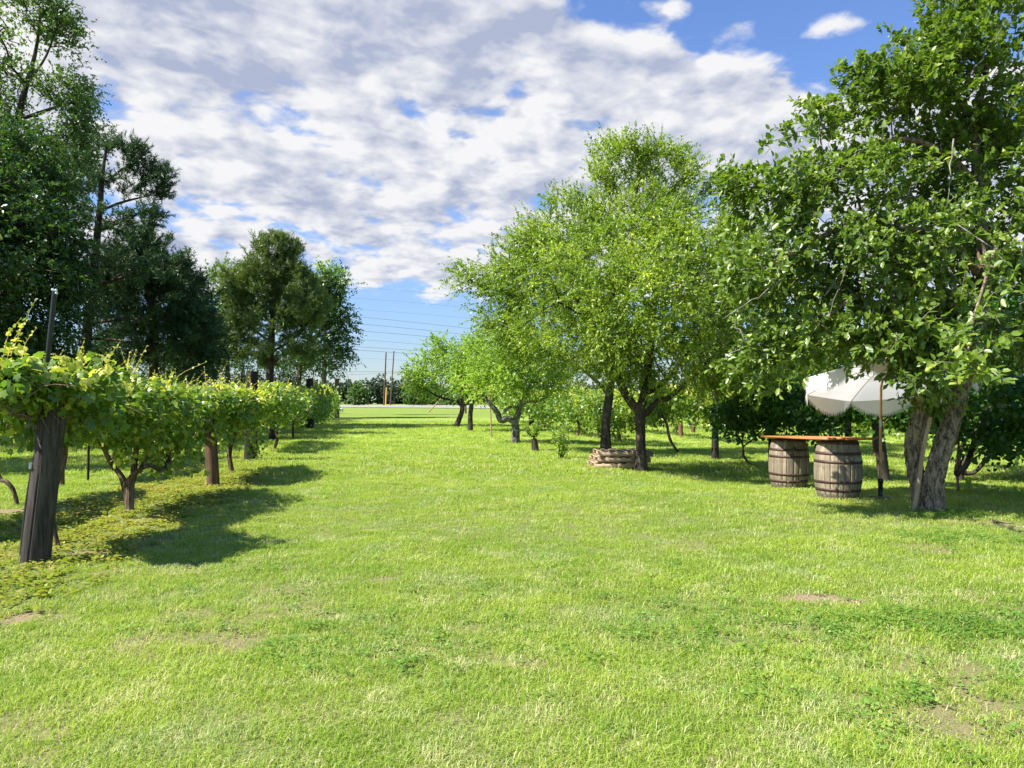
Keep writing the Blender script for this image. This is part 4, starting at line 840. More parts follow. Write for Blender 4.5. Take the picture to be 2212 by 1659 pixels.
ROWS = {'L1': [(4.6, -4.1), (6.9, -4.45), (9.94, -5.14), (13.1, -5.35), (15.6, -5.9), (18.7, -6.6), (23.7, -7.7), (35, -10.2), (45, -12.1), (60, -15.3)],
        'L0': [(7.5, -6.55), (10.7, -7.25), (14, -8.1), (20, -9.6), (30, -12.2), (45, -16)],
        'R1': [(8, 9.2), (14, 7.0), (19.2, 5.35), (30, 3.6), (45, 1.2), (60, -1.2)],
        'R2': [(10, 13.6), (15, 11.6), (20, 10.2), (31, 7.6), (45, 5.0), (60, 2.6)],
        'R3': [(12, 17.5), (24, 13.5), (40, 9.8), (60, 6.4)],
        'R4': [(16, 22), (30, 17.5), (50, 12.5), (70, 9)]}
def rowx(row, y):
    p = ROWS[row]; return float(np.interp(y, [q[0] for q in p], [q[1] for q in p]))
def vine(label, row, y0, y1, seed, n, size, mat='leaf_vine', zc=1.62, hw=.62, hh=.40, trunk=None, tpl=None, singles=0, shoots=20, arms=None, hang=None, group='grapevines trained along the rows', tr=.045, shift=0.0, over=None, dropk=1.0):
    g = np.random.default_rng(seed); tpl = tpl if tpl is not None else BROAD
    tpos = trunk if trunk is not None else (rowx(row, (y0 + y1) / 2), (y0 + y1) / 2)
    base = Vector((tpos[0], tpos[1], float(gh(tpos[0], tpos[1]))))
    r = root('grapevine', label, 'grapevine', base, group); gz = base.z
    def cord(t): 
        y = y0 + (y1 - y0) * t; w_ = xy0(y * .95, 0 * y + seed * 7.7); return np.stack([np.interp(y, [q[0] for q in ROWS[row]], [q[1] for q in ROWS[row]]) + shift + .35 * (vnoise(w_, 8) - .5), y, gz + zc + .50 * (vnoise(w_, 9) - .5)], -1)
    # outline of the canopy cross-section, lumpy along the row
    t = g.random(n); a = g.uniform(0, 2 * math.pi, n); ang = a
    c = cord(t); lump = .30 + 1.42 * fbm(np.stack([c[:, 1] * 1.5, np.cos(a) * 1.3, np.sin(a) * 1.3], -1) + seed, seed, 3)
    rr = (.30 + .70 * g.random(n) ** .55) * lump * (1 + .25 * (g.random(n) > .9) * g.random(n))
    taper = np.minimum(1, .30 + .95 * np.minimum(t, 1 - t) * (y1 - y0) ** .7)
    Pn = c + np.stack([np.cos(a) * hw * rr * taper, g.normal(size=n) * .08, np.sin(a) * hh * rr * taper], -1)
    low = np.sin(a) < -.2
    drop = low * g.random(n) ** 3 * .55 * dropk * (vnoise(np.stack([c[:, 1] * 1.6, 0 * t, 0 * t], -1), seed + 3) > .45); Pn[:, 2] -= drop
    o = np.stack([np.cos(a), np.zeros(n), np.sin(a)], -1)
    D = nrm(rdir(n, g) * 1.0 + o * .35 + (0, 0, -.35)); N = nrm(o * .45 + rdir(n, g) * .85 + (0, 0, .7))
    S = size * g.uniform(.55, 1.2, n); rn = g.random(n) * .75 + .25 * sstep(np.sin(a), .2, 1)  # upper leaves lighter and yellower: sun on the canopy top painted in
    st = MB()
    # trunk and arms reaching the wire
    cz = gz + zc - .12
    tp = np.array([tpos[0], tpos[1], gz])
    for _ in range(5 if dropk == 1 else 0):
        hx_ = cord(np.array([g.random()]))[0]; hang = (hang or []) + [(hx_[0] + g.uniform(-.5, .5) * hw, hx_[1], zc - hh * .4, zc - hh - g.uniform(.1, .45))]
    if arms is None:
        k = np.array([g.normal() * .08, g.normal() * .08, 0])
        addtube(st, spline([tp - (0, 0, .08), tp + k + (0, 0, .45), tp - k + (0, 0, .95), np.array([rowx(row, tpos[1]) + shift, tpos[1], cz])], 4), np.linspace(tr * 1.25, tr * .7, 13), 8, .25, seed, cap=False)
    else:
        for arm in arms: 
            cu = spline(arm, 5); addtube(st, cu[:, :3], cu[:, 3], 14, .3, seed, cap=False)
    cc = cord(np.linspace(.02, .98, 14)); cc[:, 2] = cz; cc = cc + g.normal(size=cc.shape) * .03
    addtube(st, cc, .020, 6, cap=False)
    for _ in range(shoots * 2):                         # brown canes inside the canopy
        p = cord(np.array([g.random()]))[0]; p[2] = cz; dd = np.array([np.clip(g.normal() * .5, -.9, .9) * hw, g.normal() * .25, g.uniform(-.45, .3)])
        addtube(st, spline([p, p + dd * .5 + (0, 0, .12), p + dd], 3), np.linspace(.009, .003, 7), 4, cap=False)
    part('trunk', st, M['bark_vine'], r, True)
    # green shoots that stand out of the top, with small young leaves
    sh = MB(); e = []
    for _ in range(shoots):
        tt = g.random(); p = cord(np.array([tt]))[0] + (g.normal() * hw * .6, 0, hh * .55); ln = g.uniform(.25, .60)
        dr = nrm(np.array([g.normal() * .5, g.normal() * .4, 1.0])); cu = spline([p, p + dr * ln * .5, p + dr * ln + (g.normal() * .08, 0, -.05 * ln)], 4)
        addtube(sh, cu, np.linspace(.0045, .0015, len(cu)), 4, cap=False); k = 9; j = (np.linspace(.15, 1, k) * (len(cu) - 1)).astype(int)
        e.append((cu[j], rdir(k, g) + (0, 0, .2), rdir(k, g) + (0, 0, .8), size * np.linspace(.75, .25, k), np.full(k, .9) + g.random(k) * .1))
    if over is not None: e.append(over(g))
    if e:
        part('shoots', sh, M['twine'], r, True, kind='stuff') if shoots else None
        Pn, D, N, S, rn = (np.concatenate([q0] + [x[i] for x in e]) for i, q0 in enumerate((Pn, D, N, S, rn)))
    if hang is not None:                               # trailing strands
        for (hx, hy, z0, z1) in hang:
            k = 60; z = np.linspace(z0, z1, k); q = np.stack([hx + g.normal(size=k) * .06, hy + g.normal(size=k) * .06, gz + z], -1)
            Pn = np.vstack([Pn, q]); D = np.vstack([D, rdir(k, g) + (0, 0, -.6)]); N = np.vstack([N, rdir(k, g) * .8 + (0, -.3, .6)]); S = np.append(S, size * g.uniform(.5, 1, k)); rn = np.append(rn, g.random(k))
    if singles:
        score = Pn[:, 1] - S * 6 - 1.5 * np.clip((Pn[:, 2] - gz - zc) / hh, -1, 1) * .3 - .5 * (np.abs(Pn[:, 0] - c[:, 0].mean()) > .2)
        far_ = np.concatenate([rr, np.ones(len(Pn) - n)]) if len(Pn) > n else rr
        score = score + (far_ < .75) * 5; sel = np.zeros(len(Pn), bool); sel[np.argsort(score)[:singles]] = True
        leaf_objects(r, Pn[sel], D[sel], N[sel], S[sel], [tpl], M[mat + '_single']); keep = ~sel
    else: keep = np.ones(len(Pn), bool)
    lb = MB(); add_leaves(lb, Pn[keep], D[keep], N[keep], S[keep], tpl, rn[keep]); part('foliage', lb, M[mat], r, kind='stuff')
    return r
for rw, lab in (('L1', 'left row nearest the lawn'), ('R1', 'shaded right row')):
    for dz in (0, .0):
        pass
    mb = MB(); q = [(x, y, float(gh(x, y)) + 1.5) for y, x in ROWS[rw]][1 if rw == 'L1' else 0:-1] if False else [(x, y, float(gh(x, y)) + 1.52) for y, x in ROWS[rw]][1:-1]
    addtube(mb, q, .003, 4, cap=False); single('trellis_wire', mb, M['wire'], 'thin steel trellis wire strung along the ' + lab, 'wire', Vector(q[0]))
vine('nearest grapevine, big lobed leaves piled over the thick leaning grey post', 'L1', 6.35, 8.3, 31, 4000, .092, trunk=(-4.62, 7.55), tpl=GRAPE, singles=300, shoots=34, hw=.72, hh=.38, zc=1.50, shift=-.05, tr=.018, dropk=.3)
t2 = gp(281, 1107); d2 = t2.y
A2 = [L((283, 1112, d2, .060), (275, 1070, d2, .050), (262, 1030, d2, .036), (240, 1000, d2, .030), (215, 950, d2 - .2, .03), (190, 900, d2 - .4, .022)),
      L((280, 1108, d2, .06), (281, 1060, d2, .052), (287, 1030, d2, .042), (292, 990, d2, .036), (300, 940, d2, .03), (310, 890, d2, .02)),
      L((270, 1050, d2, .04), (285, 1028, d2 - .1, .03), (320, 1005, d2 - .15, .028), (345, 1015, d2 + .1, .03), (362, 1005, d2 + .3, .035), (365, 960, d2 + .5, .03), (370, 890, d2 + .7, .02)),
      L((285, 1035, d2, .03), (310, 1000, d2, .022), (325, 960, d2, .018), (330, 900, d2, .015))]
vine('grapevine with a forked peeling brown trunk between the first two left posts', 'L1', 8.5, 12.0, 32, 6400, .088, trunk=(t2.x, t2.y), tpl=GRAPE, singles=300, shoots=50, arms=A2, hw=.66, hh=.42, zc=1.42, hang=[(-4.75, 9.0, 1.2, .75), (-5.3, 11.2, 1.2, .7)])
vine('yellow green grapevine trailing nearly to the ground behind the brown post', 'L1', 12.7, 16.4, 33, 6500, .095, trunk=(gp(503, 1022).x, gp(503, 1022).y), tpl=BROAD, shoots=44, hw=.62, hh=.38, zc=1.40, hang=[(-5.0, 14.2, 1.3, .45), (-5.1, 14.6, 1.2, .5), (-5.3, 15.6, 1.2, .3)])
vine('bright grapevine with bent bare stems between the tall black post and the stake', 'L1', 20.4, 27, 34, 5200, .12, trunk=(gp(590, 972).x, gp(590, 972).y), shoots=14, hw=.75, hh=.44, zc=1.42)
vine('grapevine with reddish tips wrapped round the far black post', 'L1', 28.5, 37, 35, 4200, .14, shoots=12, hw=.85, hh=.55, zc=1.42, hang=[(-8.7, 30, 1.2, .3), (-10, 34, 1.2, .3)])
vine('grapevine past the far black post, thick and dark below', 'L1', 38, 48, 36, 4200, .16, shoots=8, hw=1.1, hh=.95, zc=1.45)
vine('last grapevine of the left row, beside the furthest brown post', 'L1', 49, 60, 37, 4000, .18, shoots=6, hw=1.3, hh=1.1, zc=1.5)
tt = gp(34, 1092)
vine('grapevine on a thin kinked trunk at the left edge, in the outer row', 'L0', 7.2, 11.8, 38, 3600, .105, 'leaf_vine', trunk=(tt.x, tt.y), shoots=10, hw=.5, hh=.34, zc=1.42, arms=[L((38, 1092, tt.y, .03), (28, 1058, tt.y, .028), (14, 1040, tt.y, .03), (-2, 1030, tt.y, .028), (-30, 960, tt.y, .02), (-40, 900, tt.y, .02))])
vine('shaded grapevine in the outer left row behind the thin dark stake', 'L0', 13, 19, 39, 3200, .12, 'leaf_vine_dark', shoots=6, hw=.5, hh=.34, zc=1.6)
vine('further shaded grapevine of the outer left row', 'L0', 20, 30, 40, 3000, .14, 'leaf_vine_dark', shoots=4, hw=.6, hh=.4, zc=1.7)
# right hand rows
tb = gp(1611, 1006)
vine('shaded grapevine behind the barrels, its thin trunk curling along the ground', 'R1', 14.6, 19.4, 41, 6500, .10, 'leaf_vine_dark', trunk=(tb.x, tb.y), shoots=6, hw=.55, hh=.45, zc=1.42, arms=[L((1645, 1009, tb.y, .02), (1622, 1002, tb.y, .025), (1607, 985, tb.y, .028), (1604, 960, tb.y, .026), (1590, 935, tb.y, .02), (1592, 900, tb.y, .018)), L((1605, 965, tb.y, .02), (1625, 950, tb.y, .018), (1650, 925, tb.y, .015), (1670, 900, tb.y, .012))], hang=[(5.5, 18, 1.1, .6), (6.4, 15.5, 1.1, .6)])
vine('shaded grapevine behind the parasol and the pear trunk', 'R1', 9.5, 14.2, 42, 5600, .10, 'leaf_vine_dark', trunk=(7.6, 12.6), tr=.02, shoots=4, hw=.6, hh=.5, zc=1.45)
tb = gp(1466, 980)
vine('grapevine on a dark S shaped leaning trunk right of the broad orchard tree', 'R1', 20, 24.5, 43, 3600, .105, 'leaf_vine', trunk=(tb.x, tb.y), shoots=6, hw=.55, hh=.36, zc=1.55, arms=[L((1468, 981, tb.y, .035), (1452, 958, tb.y, .04), (1444, 938, tb.y, .04), (1440, 915, tb.y, .04), (1430, 895, tb.y, .03), (1425, 870, tb.y, .025)), L((1436, 905, tb.y, .03), (1455, 890, tb.y, .025), (1490, 880, tb.y, .02)), L((1436, 905, tb.y, .03), (1415, 890, tb.y, .02), (1400, 870, tb.y, .015))])
vine('bright green grapevine glowing between the two big orchard trunks', 'R1', 25.5, 31, 44, 4600, .12, 'leaf_vine', trunk=(gp(1340, 955).x, gp(1340, 955).y), shoots=8, hw=.95, hh=.62, zc=1.35, tr=.07)
vine('bright green grapevine left of the dark slim orchard trunk', 'R1', 31.5, 37, 45, 4200, .13, 'leaf_vine', trunk=(gp(1246, 942).x, gp(1246, 942).y), shoots=8, hw=1.1, hh=.75, zc=1.3, tr=.06)
vine('grapevine behind the knee high shrub', 'R1', 37.5, 44.5, 46, 3600, .14, 'leaf_vine', shoots=5, hw=1.0, hh=.7, zc=1.35)
vine('far grapevine behind the gnarled fruit tree', 'R1', 46, 56, 47, 3000, .16, 'leaf_vine', shoots=4, hw=.9, hh=.7, zc=1.5)
vine('sunlit grapevine with a forked trunk seen right of the parasol pole', 'R2', 19, 25.5, 48, 4200, .12, 'leaf_vine', trunk=(gp(1922, 966).x - 1.6, 23.5), shoots=5, hw=.6, hh=.45, zc=1.5, tr=.06)
vine('sunlit grapevine in the second right row behind the barrels', 'R2', 26, 32.5, 49, 3800, .13, 'leaf_vine', shoots=5, hw=.65, hh=.45, zc=1.5)
vine('sunlit grapevine in the second right row behind the dark tall post', 'R2', 33.5, 41, 50, 3400, .14, 'leaf_vine', shoots=5, hw=.75, hh=.5, zc=1.5)
vine('sunlit grapevine in the second right row between the orchard trunks, far off', 'R2', 42, 54, 51, 3200, .16, 'leaf_vine', shoots=4, hw=.9, hh=.6, zc=1.5)
vine('grapevine in the second right row at the right edge of the view', 'R2', 11, 18, 52, 4200, .12, 'leaf_vine', shoots=5, hw=.6, hh=.45, zc=1.5)
for k, (rw, a_, b_, lab) in enumerate([('R3', 13, 20, 'grapevine of the third right row, at the right edge'), ('R3', 21, 29, 'grapevine of the third right row behind the split pear trunk'), ('R3', 30, 40, 'grapevine of the third right row behind the barrels'), ('R3', 41, 56, 'grapevine of the third right row, furthest away'), ('R4', 18, 30, 'grapevine of the last right row, at the right edge'), ('R4', 31, 45, 'grapevine of the last right row behind the parasol'), ('R4', 46, 68, 'grapevine of the last right row, furthest away')]):
    vine(lab, rw, a_, b_, 60 + k, 3200, .15, 'leaf_vine', shoots=3, hw=.75, hh=.55, zc=1.5)

# overgrown bush right of the pear tree
bs = gp(2071, 1041); d = bs.y
tree('overgrown_bush', 'tall dark tangled bush with curved low stems right of the pear tree', 'bush', bs,
     [[(*bs, .08)] + L((2075, 1020, d, .06), (2085, 990, d, .05), (2110, 960, d, .05), (2130, 920, d, .04), (2150, 850, d, .03)), L((2076, 1022, d, .05), (2105, 1020, d, .04), (2130, 990, d, .04), (2145, 950, d, .03), (2160, 900, d, .02)),
      L((2072, 1030, d, .05), (2070, 990, d, .045), (2090, 940, d, .04), (2130, 860, d, .03)), L((2060, 1030, d - 2.5, .05), (2090, 1000, d - 2.5, .045), (2115, 920, d - 2.4, .04), (2150, 870, d - 2.4, .03), (2200, 830, d - 2.4, .02))],
     [B(2120, 880, d, 80, 55, 1.0), B(2200, 850, d, 90, 90, 1.2), B(2140, 780, d, 80, 80, 1.1), B(2220, 740, d, 90, 110, 1.2), B(2100, 700, d + .5, 70, 70, 1.0), B(2280, 880, d, 90, 80, 1.2), B(2230, 930, d, 70, 40, 1.0, .7)],
     444, 230, 7, 9, .11, 'leaf_vine_dark', 'bark', BROAD, spread=.2, length=.4, rtip=.008, seg=.35)

# ------------------------------------------------------------------ barrels, table, parasol
def barrel(label, px, py_front, hgt, seed, bung=False, badge=False, rot=0.0):
    g = random.Random(seed); f = gp(px, py_front); rb = .348; re = .283
    dirv = Vector((f.x, f.y, 0)).normalized(); c = f + dirv * .28; c.z = float(gh(c.x, c.y)) - .01
    r = root('barrel', label, 'barrel', c, 'whiskey barrels under the table top')
    def rz(z): t = (z / hgt) * 2 - 1; return re + (rb - re) * (1 - abs(t) ** 2.1)
    wd = [1.0, 1.35, .8, 1.15, .9, 1.25, .7, 1.1, 1.3, .95, 1.2, .85, 1.05, .75, 1.3, 1.0, 1.15, .8, 1.25, .95, 1.1, .9]
    wd = [w * 2 * math.pi / sum(wd) for w in wd]; a = rot; cache = {}
    for w in wd:
        key = round(w, 4)
        if key not in cache:
            mb = MB(); n = 9; V = []
            for i_ in range(n):
                z = hgt * i_ / (n - 1)
                for (rr, aa) in ((rz(z) + (0 if 0 < i_ < n - 1 else -.004), -w / 2 + .006), (rz(z) + .0015, -w / 4), (rz(z) + .0015, w / 4), (rz(z) + (0 if 0 < i_ < n - 1 else -.004), w / 2 - .006), (rz(z) - .026, w / 2 - .006), (rz(z) - .026, -w / 2 + .006)):
                    V.append((rr * math.cos(aa), rr * math.sin(aa), z))
            Q = [(i_ * 6 + j, i_ * 6 + (j + 1) % 6, i_ * 6 + 6 + (j + 1) % 6, i_ * 6 + 6 + j) for i_ in range(n - 1) for j in range(6)]
            mb.add(V, Q); mb.add(V[:6], [(5, 4, 3, 2, 1, 0)]); mb.add(V[-6:], [(0, 1, 2, 3, 4, 5)])
            cache[key] = mb.mesh('stave', M['stave'])
        o = bpy.data.objects.new('stave', cache[key]); COL.objects.link(o); o.parent = r; o.rotation_euler = (0, 0, a + w / 2); a += w
    for z0, z1 in ((.0, .045), (.140, .186), (.270, .314), (.60, .644), (.735, .781), (.90, .95)):
        z0 *= hgt / .95; z1 *= hgt / .95; mb = MB(); prof = [(rz(z) + .0055, z) for z in np.linspace(z0, z1, 3)]; prof = [(rz(z0) + .001, z0)] + prof + [(rz(z1) + .001, z1)]
        V, Q = lathe(prof, 56); V[:, 2] += .006 * np.sin(np.arctan2(V[:, 1], V[:, 0]) + g.uniform(0, 6)); mb.add(V + np.array(c), Q); hp = part('hoop', mb, M['hoop'], r, True)
        zz = (z0 + z1) / 2; 
        for da in (-.05, .02):
            aa = g.uniform(4.2, 5.2) + da; mb = MB(); V, Q = lathe([(.009, 0), (.007, .004), (.0004, .005)], 8)
            Rm = np.array(Matrix.Rotation(aa, 3, 'Z') @ Matrix.Rotation(R(90), 3, 'Y')); V = V @ Rm.T + np.array([math.cos(aa) * (rz(zz) + .006), math.sin(aa) * (rz(zz) + .006), zz]); mb.add(V + np.array(c), Q); part('rivet', mb, M['rivet'] if g.random() < .3 else M['hoop'], hp)
    mb = MB(); a_ = np.linspace(0, 6.2832, 40, endpoint=False); mb.add(np.stack([np.cos(a_) * (re - .01), np.sin(a_) * (re - .01), 0 * a_ + hgt - .03], 1) + np.array(c), [tuple(range(40))]); part('head', mb, M['stave'], r)
    if bung:
        aa = math.atan2(-c.y, -c.x) + .30; z = .83 * hgt; mb = MB(); V, Q = lathe([(.028, 0), (.026, .005), (.017, .005), (.0004, .001)], 16)
        Rm = np.array(Matrix.Rotation(aa, 3, 'Z') @ Matrix.Rotation(R(90), 3, 'Y')); mb.add(V @ Rm.T + np.array([math.cos(aa) * rz(z), math.sin(aa) * rz(z), z]) + np.array(c), Q); part('bung_hole', mb, M['black'], r)
    if badge:                                             # small oval plate: pale ring round a dark field with a pale mark
        aa = math.atan2(-c.y, -c.x) + .93; z = .69 * hgt; Rm = np.array(Matrix.Rotation(aa, 3, 'Z') @ Matrix.Rotation(R(90), 3, 'Y')); pos = np.array([math.cos(aa) * (rz(z) + .004), math.sin(aa) * (rz(z) + .004), z]) + np.array(c)
        th = np.linspace(0, 6.2832, 28, endpoint=False)
        def ell(a0, b0, h): return np.stack([np.sin(th) * b0, np.cos(th) * a0, 0 * th + h], 1) @ Rm.T + pos
        mb = MB(); mb.add(ell(.056, .037, 0), [tuple(range(28))]); bd = part('badge', mb, M['black'], r)
        for (a0, b0, a1, b1) in ((.056, .037, .048, .030), (.026, .016, .021, .011)):
            mb = MB(); mb.add(np.vstack([ell(a0, b0, .002), ell(a1, b1, .002)]), [(j, (j + 1) % 28, 28 + (j + 1) % 28, 28 + j) for j in range(28)]); part('badge_ring', mb, M['white_plastic'], bd)
        mb = MB(); mb.add(ell(.010, .008, .003), [tuple(range(28))]); part('badge_mark', mb, M['white_plastic'], bd)
    return r, c
HB = .905
br1, c1 = barrel('weathered oak barrel with dark hoops, further back under the left end of the table top', 1704, 1057, HB, 1, bung=True, rot=.3)
br2, c2 = barrel('nearer weathered oak barrel with a small oval badge on its right side', 1810, 1080, HB, 2, badge=True, rot=1.1)
ax = (c2 - c1); ax.z = 0; ax.normalize()
e1 = c1 - ax * .42; e2 = c2 + ax * .42
tz1, tz2 = c1.z + HB, c2.z + HB; up = Vector((0, 0, 1)); side = up.cross(ax).normalized()
slope = (tz2 - tz1) / (c2 - c1).length; axs = (ax + up * slope).normalized(); nup = side.cross(axs).normalized(); nup = nup if nup.z > 0 else -nup
ctr = (c1 + c2) / 2; ctr.z = (tz1 + tz2) / 2; hl = ((c2 - c1).length) / 2 + .42
tr_ = root('table_top', 'orange brown plank table top laid across the two barrels', 'table', ctr)
rot_ = Matrix((axs, side, nup)).transposed().to_4x4()
for k in range(5):
    w = .74 / 5; mb = MB(); box(mb, (0, -.37 + w * (k + .5), .031 + .001 * (k % 2)), (hl + [.0, -.012, .006, -.006, 0][k], 0, 0), (0, w / 2 - .0018, 0), (0, 0, .019))
    o = bpy.data.objects.new('plank', mb.mesh('plank', M['table_wood'])); COL.objects.link(o); o.parent = tr_; o.matrix_basis = rot_
for sgn in (-1, 1):
    mb = MB(); box(mb, (sgn * (hl - .42), 0, .006), (.045, 0, 0), (0, .33, 0), (0, 0, .0065)); o = bpy.data.objects.new('batten', mb.mesh('batten', M['table_wood'])); COL.objects.link(o); o.parent = tr_; o.matrix_basis = rot_

# parasol
pb = gp(1902, 1076); um = root('parasol', 'white fringed parasol on a wooden pole beside the barrels', 'umbrella', pb)
px0 = np.array(pb)
mb = MB(); V, Q = lathe([(.22, 0), (.22, .02), (.05, .03), (.034, .05), (.034, .235), (.042, .24), (.042, .30), (.030, .305)], 24); mb.add(V + px0, Q); part('base', mb, M['black'], um, True)
mb = MB(); V, Q = lathe([(.0005, 0), (.016, .0), (.016, .03), (.0005, .03)], 8); Rm = np.array(Matrix.Rotation(R(90), 3, 'Y')); mb.add(V @ Rm.T + px0 + (-.05, -.03, .2), Q); part('base_knob', mb, M['black'], um)
mb = MB(); addtube(mb, [px0 + (0, 0, .25), px0 + (0.005, 0, 1.28)], .0205, 14); part('lower_pole', mb, M['bamboo'], um, True)
mb = MB(); addtube(mb, [px0 + (0.003, 0, 1.10), px0 + (0.004, 0, 1.22)], .0225, 14); part('joint', mb, M['rivet'], um, True)
apex = wp(1915, 786, pb.y + .26); hub0 = px0 + (0.02, .02, 1.72)
mb = MB(); addtube(mb, [px0 + (0.005, 0, 1.22), hub0, apex + (0, 0, .05)], [.0185, .0185, .016], 14); part('upper_pole', mb, M['bamboo'], um, True)
axis = nrm(np.array([.02, .26, 1.0])); e_x = nrm(np.cross(np.array([0, 1.0, 0]), axis)); e_y = np.cross(axis, e_x)
NR, RAD, DH = 8, 1.32, .27
def can(u, a): # u 0..1 from apex, angle; cloth sags between ribs
    s = (a * NR / (2 * math.pi)) % 1; sag = math.sin(math.pi * s)
    rr = RAD * u * (1 - .10 * sag * u); zz = -DH * (u ** 1.7) - .02 * sag * u
    return apex + (e_x * math.cos(a) + e_y * math.sin(a)) * rr + axis * zz
nu, na = 9, NR * 10; off_a = .35
mb = MB(); V = np.array([[can(i_ / nu, off_a + 2 * math.pi * j / na - off_a) for j in range(na)] for i_ in range(nu + 1)])
V = np.array([[can(i_ / nu, 2 * math.pi * j / na) for j in range(na)] for i_ in range(nu + 1)])
i = np.arange(nu)[:, None] * na; j = np.arange(na)[None]; k = (j + 1) % na
mb.add(V.reshape(-1, 3), np.stack([i + j, i + k, i + na + k, i + na + j], -1).reshape(-1, 4)); part('canopy', mb, M['cloth'], um, True)
# scalloped valance and fringe
for seg_ in range(NR):
    mb, fr_ = MB(), MB(); n = 14; T_, B_ = [], []
    for q in range(n + 1):
        s = q / n; a = 2 * math.pi * (seg_ + s) / NR; p = can(1, min(a, 2 * math.pi * (seg_ + .999) / NR)); outw = nrm(e_x * math.cos(a) + e_y * math.sin(a))
        dep = .02 + .21 * math.sin(math.pi * s) ** .8; fold = .012 * math.sin(9 * s + seg_)
        T_.append(p); B_.append(p - axis * dep * .75 - np.array([0, 0, dep * .25]) + outw * (fold + .01))
    V = np.array(T_ + B_); mb.add(V, [(q, q + 1, n + 2 + q, n + 1 + q) for q in range(n)]); vp = part('valance', mb, M['cloth'], um, True)
    nf = 90
    for q in range(nf):
        s = (q + .5) / nf * n; i0 = min(int(s), n - 1); f_ = s - i0; p = np.array(B_[i0]) * (1 - f_) + np.array(B_[i0 + 1]) * f_; tdir = nrm(np.array(B_[i0 + 1]) - np.array(B_[i0])); ln = random.uniform(.07, .10)
        fr_.add([p - tdir * .006, p + tdir * .006, p + tdir * .002 + np.array([random.gauss(0, .006), random.gauss(0, .006), -ln])], [(0, 1, 2)])
    part('fringe', fr_, M['cloth'], vp)
for seg_ in range(NR):
    a = 2 * math.pi * seg_ / NR; mb = MB(); addtube(mb, [can(u, a + 1e-4) - axis * .018 for u in np.linspace(.02, 1, 8)], .006, 6); part('rib', mb, M['bamboo'], um)
    mb = MB(); addtube(mb, [hub0 + axis * .12, can(.5, a + 1e-4) - axis * .022], .005, 6); part('strut', mb, M['white_plastic'], um)
mb = MB(); V, Q = lathe([(.0005, .12), (.015, .10), (.018, .06), (.03, .03), (.05, 0)], 12); mb.add(V + apex, Q); part('finial', mb, M['bamboo'], um, True)

# ------------------------------------------------------------------ pallets
pc = gp(1300, 1012)
corner = gp(1293, 1013)                                 # near corner of the bottom pallet on the ground
lx = Vector((1.0, .05, 0)).normalized(); ly = Vector((-.55, .83, 0)).normalized(); ly = Vector((-lx.y, lx.x, 0)); ly = (ly * .86 - lx * .52).normalized()
ly = Vector((-.30, .95, 0)).normalized(); lx = Vector((.95, .30, 0)).normalized() ; lx = Vector((.955, .297, 0)).normalized()
def pallet(label, z0, dx, dy, ang, seed):
    g = random.Random(seed); LX, LY = 1.2, 1.0
    o = root('pallet', label, 'pallet', (corner.x + dx, corner.y + dy, corner.z + z0), 'stack of wooden pallets'); o.rotation_euler = (0, 0, ang)
    def bd(nm, c, h):
        mb = MB(); box(mb, (0, 0, 0), (h[0], 0, 0), (0, h[1], 0), (0, 0, h[2])); q = bpy.data.objects.new(nm, mb.mesh(nm, M['pallet_wood'])); COL.objects.link(q); q.parent = o; q.location = c; q.rotation_euler = (0, 0, g.gauss(0, .008))
    for k in range(3): bd('stringer', (LX / 2, .02 + (LY - .04) * k / 2, .063), (LX / 2, .019, .044))
    for k in range(7): bd('deck_board', (.05 + (LX - .10) * k / 6, LY / 2, .1165 + g.uniform(0, .003)), (.044, LY / 2, .0085))
    for k in range(4): bd('bottom_board', (.05 + (LX - .10) * k / 3, LY / 2, .0095), (.044, LY / 2 - .012, .0085))
pallet('bottom pallet of the stack under the orchard trees', 0, -.10, 0, .055, 1)
pallet('middle pallet of the stack under the orchard trees', .128, -.02, .02, .075, 2)
pallet('top pallet of the stack, its deck boards catching the sun', .257, .03, .03, .045, 3)

# ------------------------------------------------------------------ road side: utility poles, wires, guard
for k, (px, py, tx, ty, r_, lab) in enumerate([(829, 878, 834, 761, .17, 'left tall brown utility pole across the road, with a yellow guard beside it'), (843, 878, 851, 758, .15, 'right tall slim utility pole across the road')]):
    d = 186; b = G(px, d); mb = MB(); addtube(mb, [np.array(b) - (0, 0, .3), wp(tx, ty, d)], [r_ * 1.25, r_ * .9], 10)
    single('utility_pole', mb, M['utility_wood'], lab, 'pole', b, 'utility poles beyond the road', True)
b = G(833, 185); mb = MB(); addtube(mb, [np.array(b), wp(835, 837, 185)], .16, 8); single('guy_wire_guard', mb, M['yellow'], 'bright yellow upright guard next to the left utility pole', 'guard', b)
wl = [(620, .085, .02, 'highest faint'), (644, .085, .02, 'second highest faint'), (668, .08, .02, 'third from the top, faint'), (684, .105, .035, 'upper dark'), (699, .10, .038, 'second dark'), (714, .09, .038, 'third dark'), (733, .085, .028, 'thin middle'), (749, .07, .038, 'upper of the close pair'), (756, .075, .045, 'lower of the close pair'), (773, .06, .02, 'thin line below the pair'), (803, .01, .038, 'level line across the poles'), (809, -.03, .028, 'lowest')]
for y0, sl_, r_, lab in wl:
    d = 172; mb = MB(); pts = []
    for q in np.linspace(0, 1, 25):
        px = 300 + 1500 * q; py = y0 + sl_ * (px - 770) - 0.00006 * (px - 770) * (px - 1000) * -1; pts.append(wp(px, py, d + 14 * (q - .5)))
    addtube(mb, pts, r_ * .75, 4, cap=False); single('power_line', mb, M['wire'], 'overhead power line in the gap of blue sky, ' + lab, 'power line', Vector(pts[12]), 'overhead power lines')
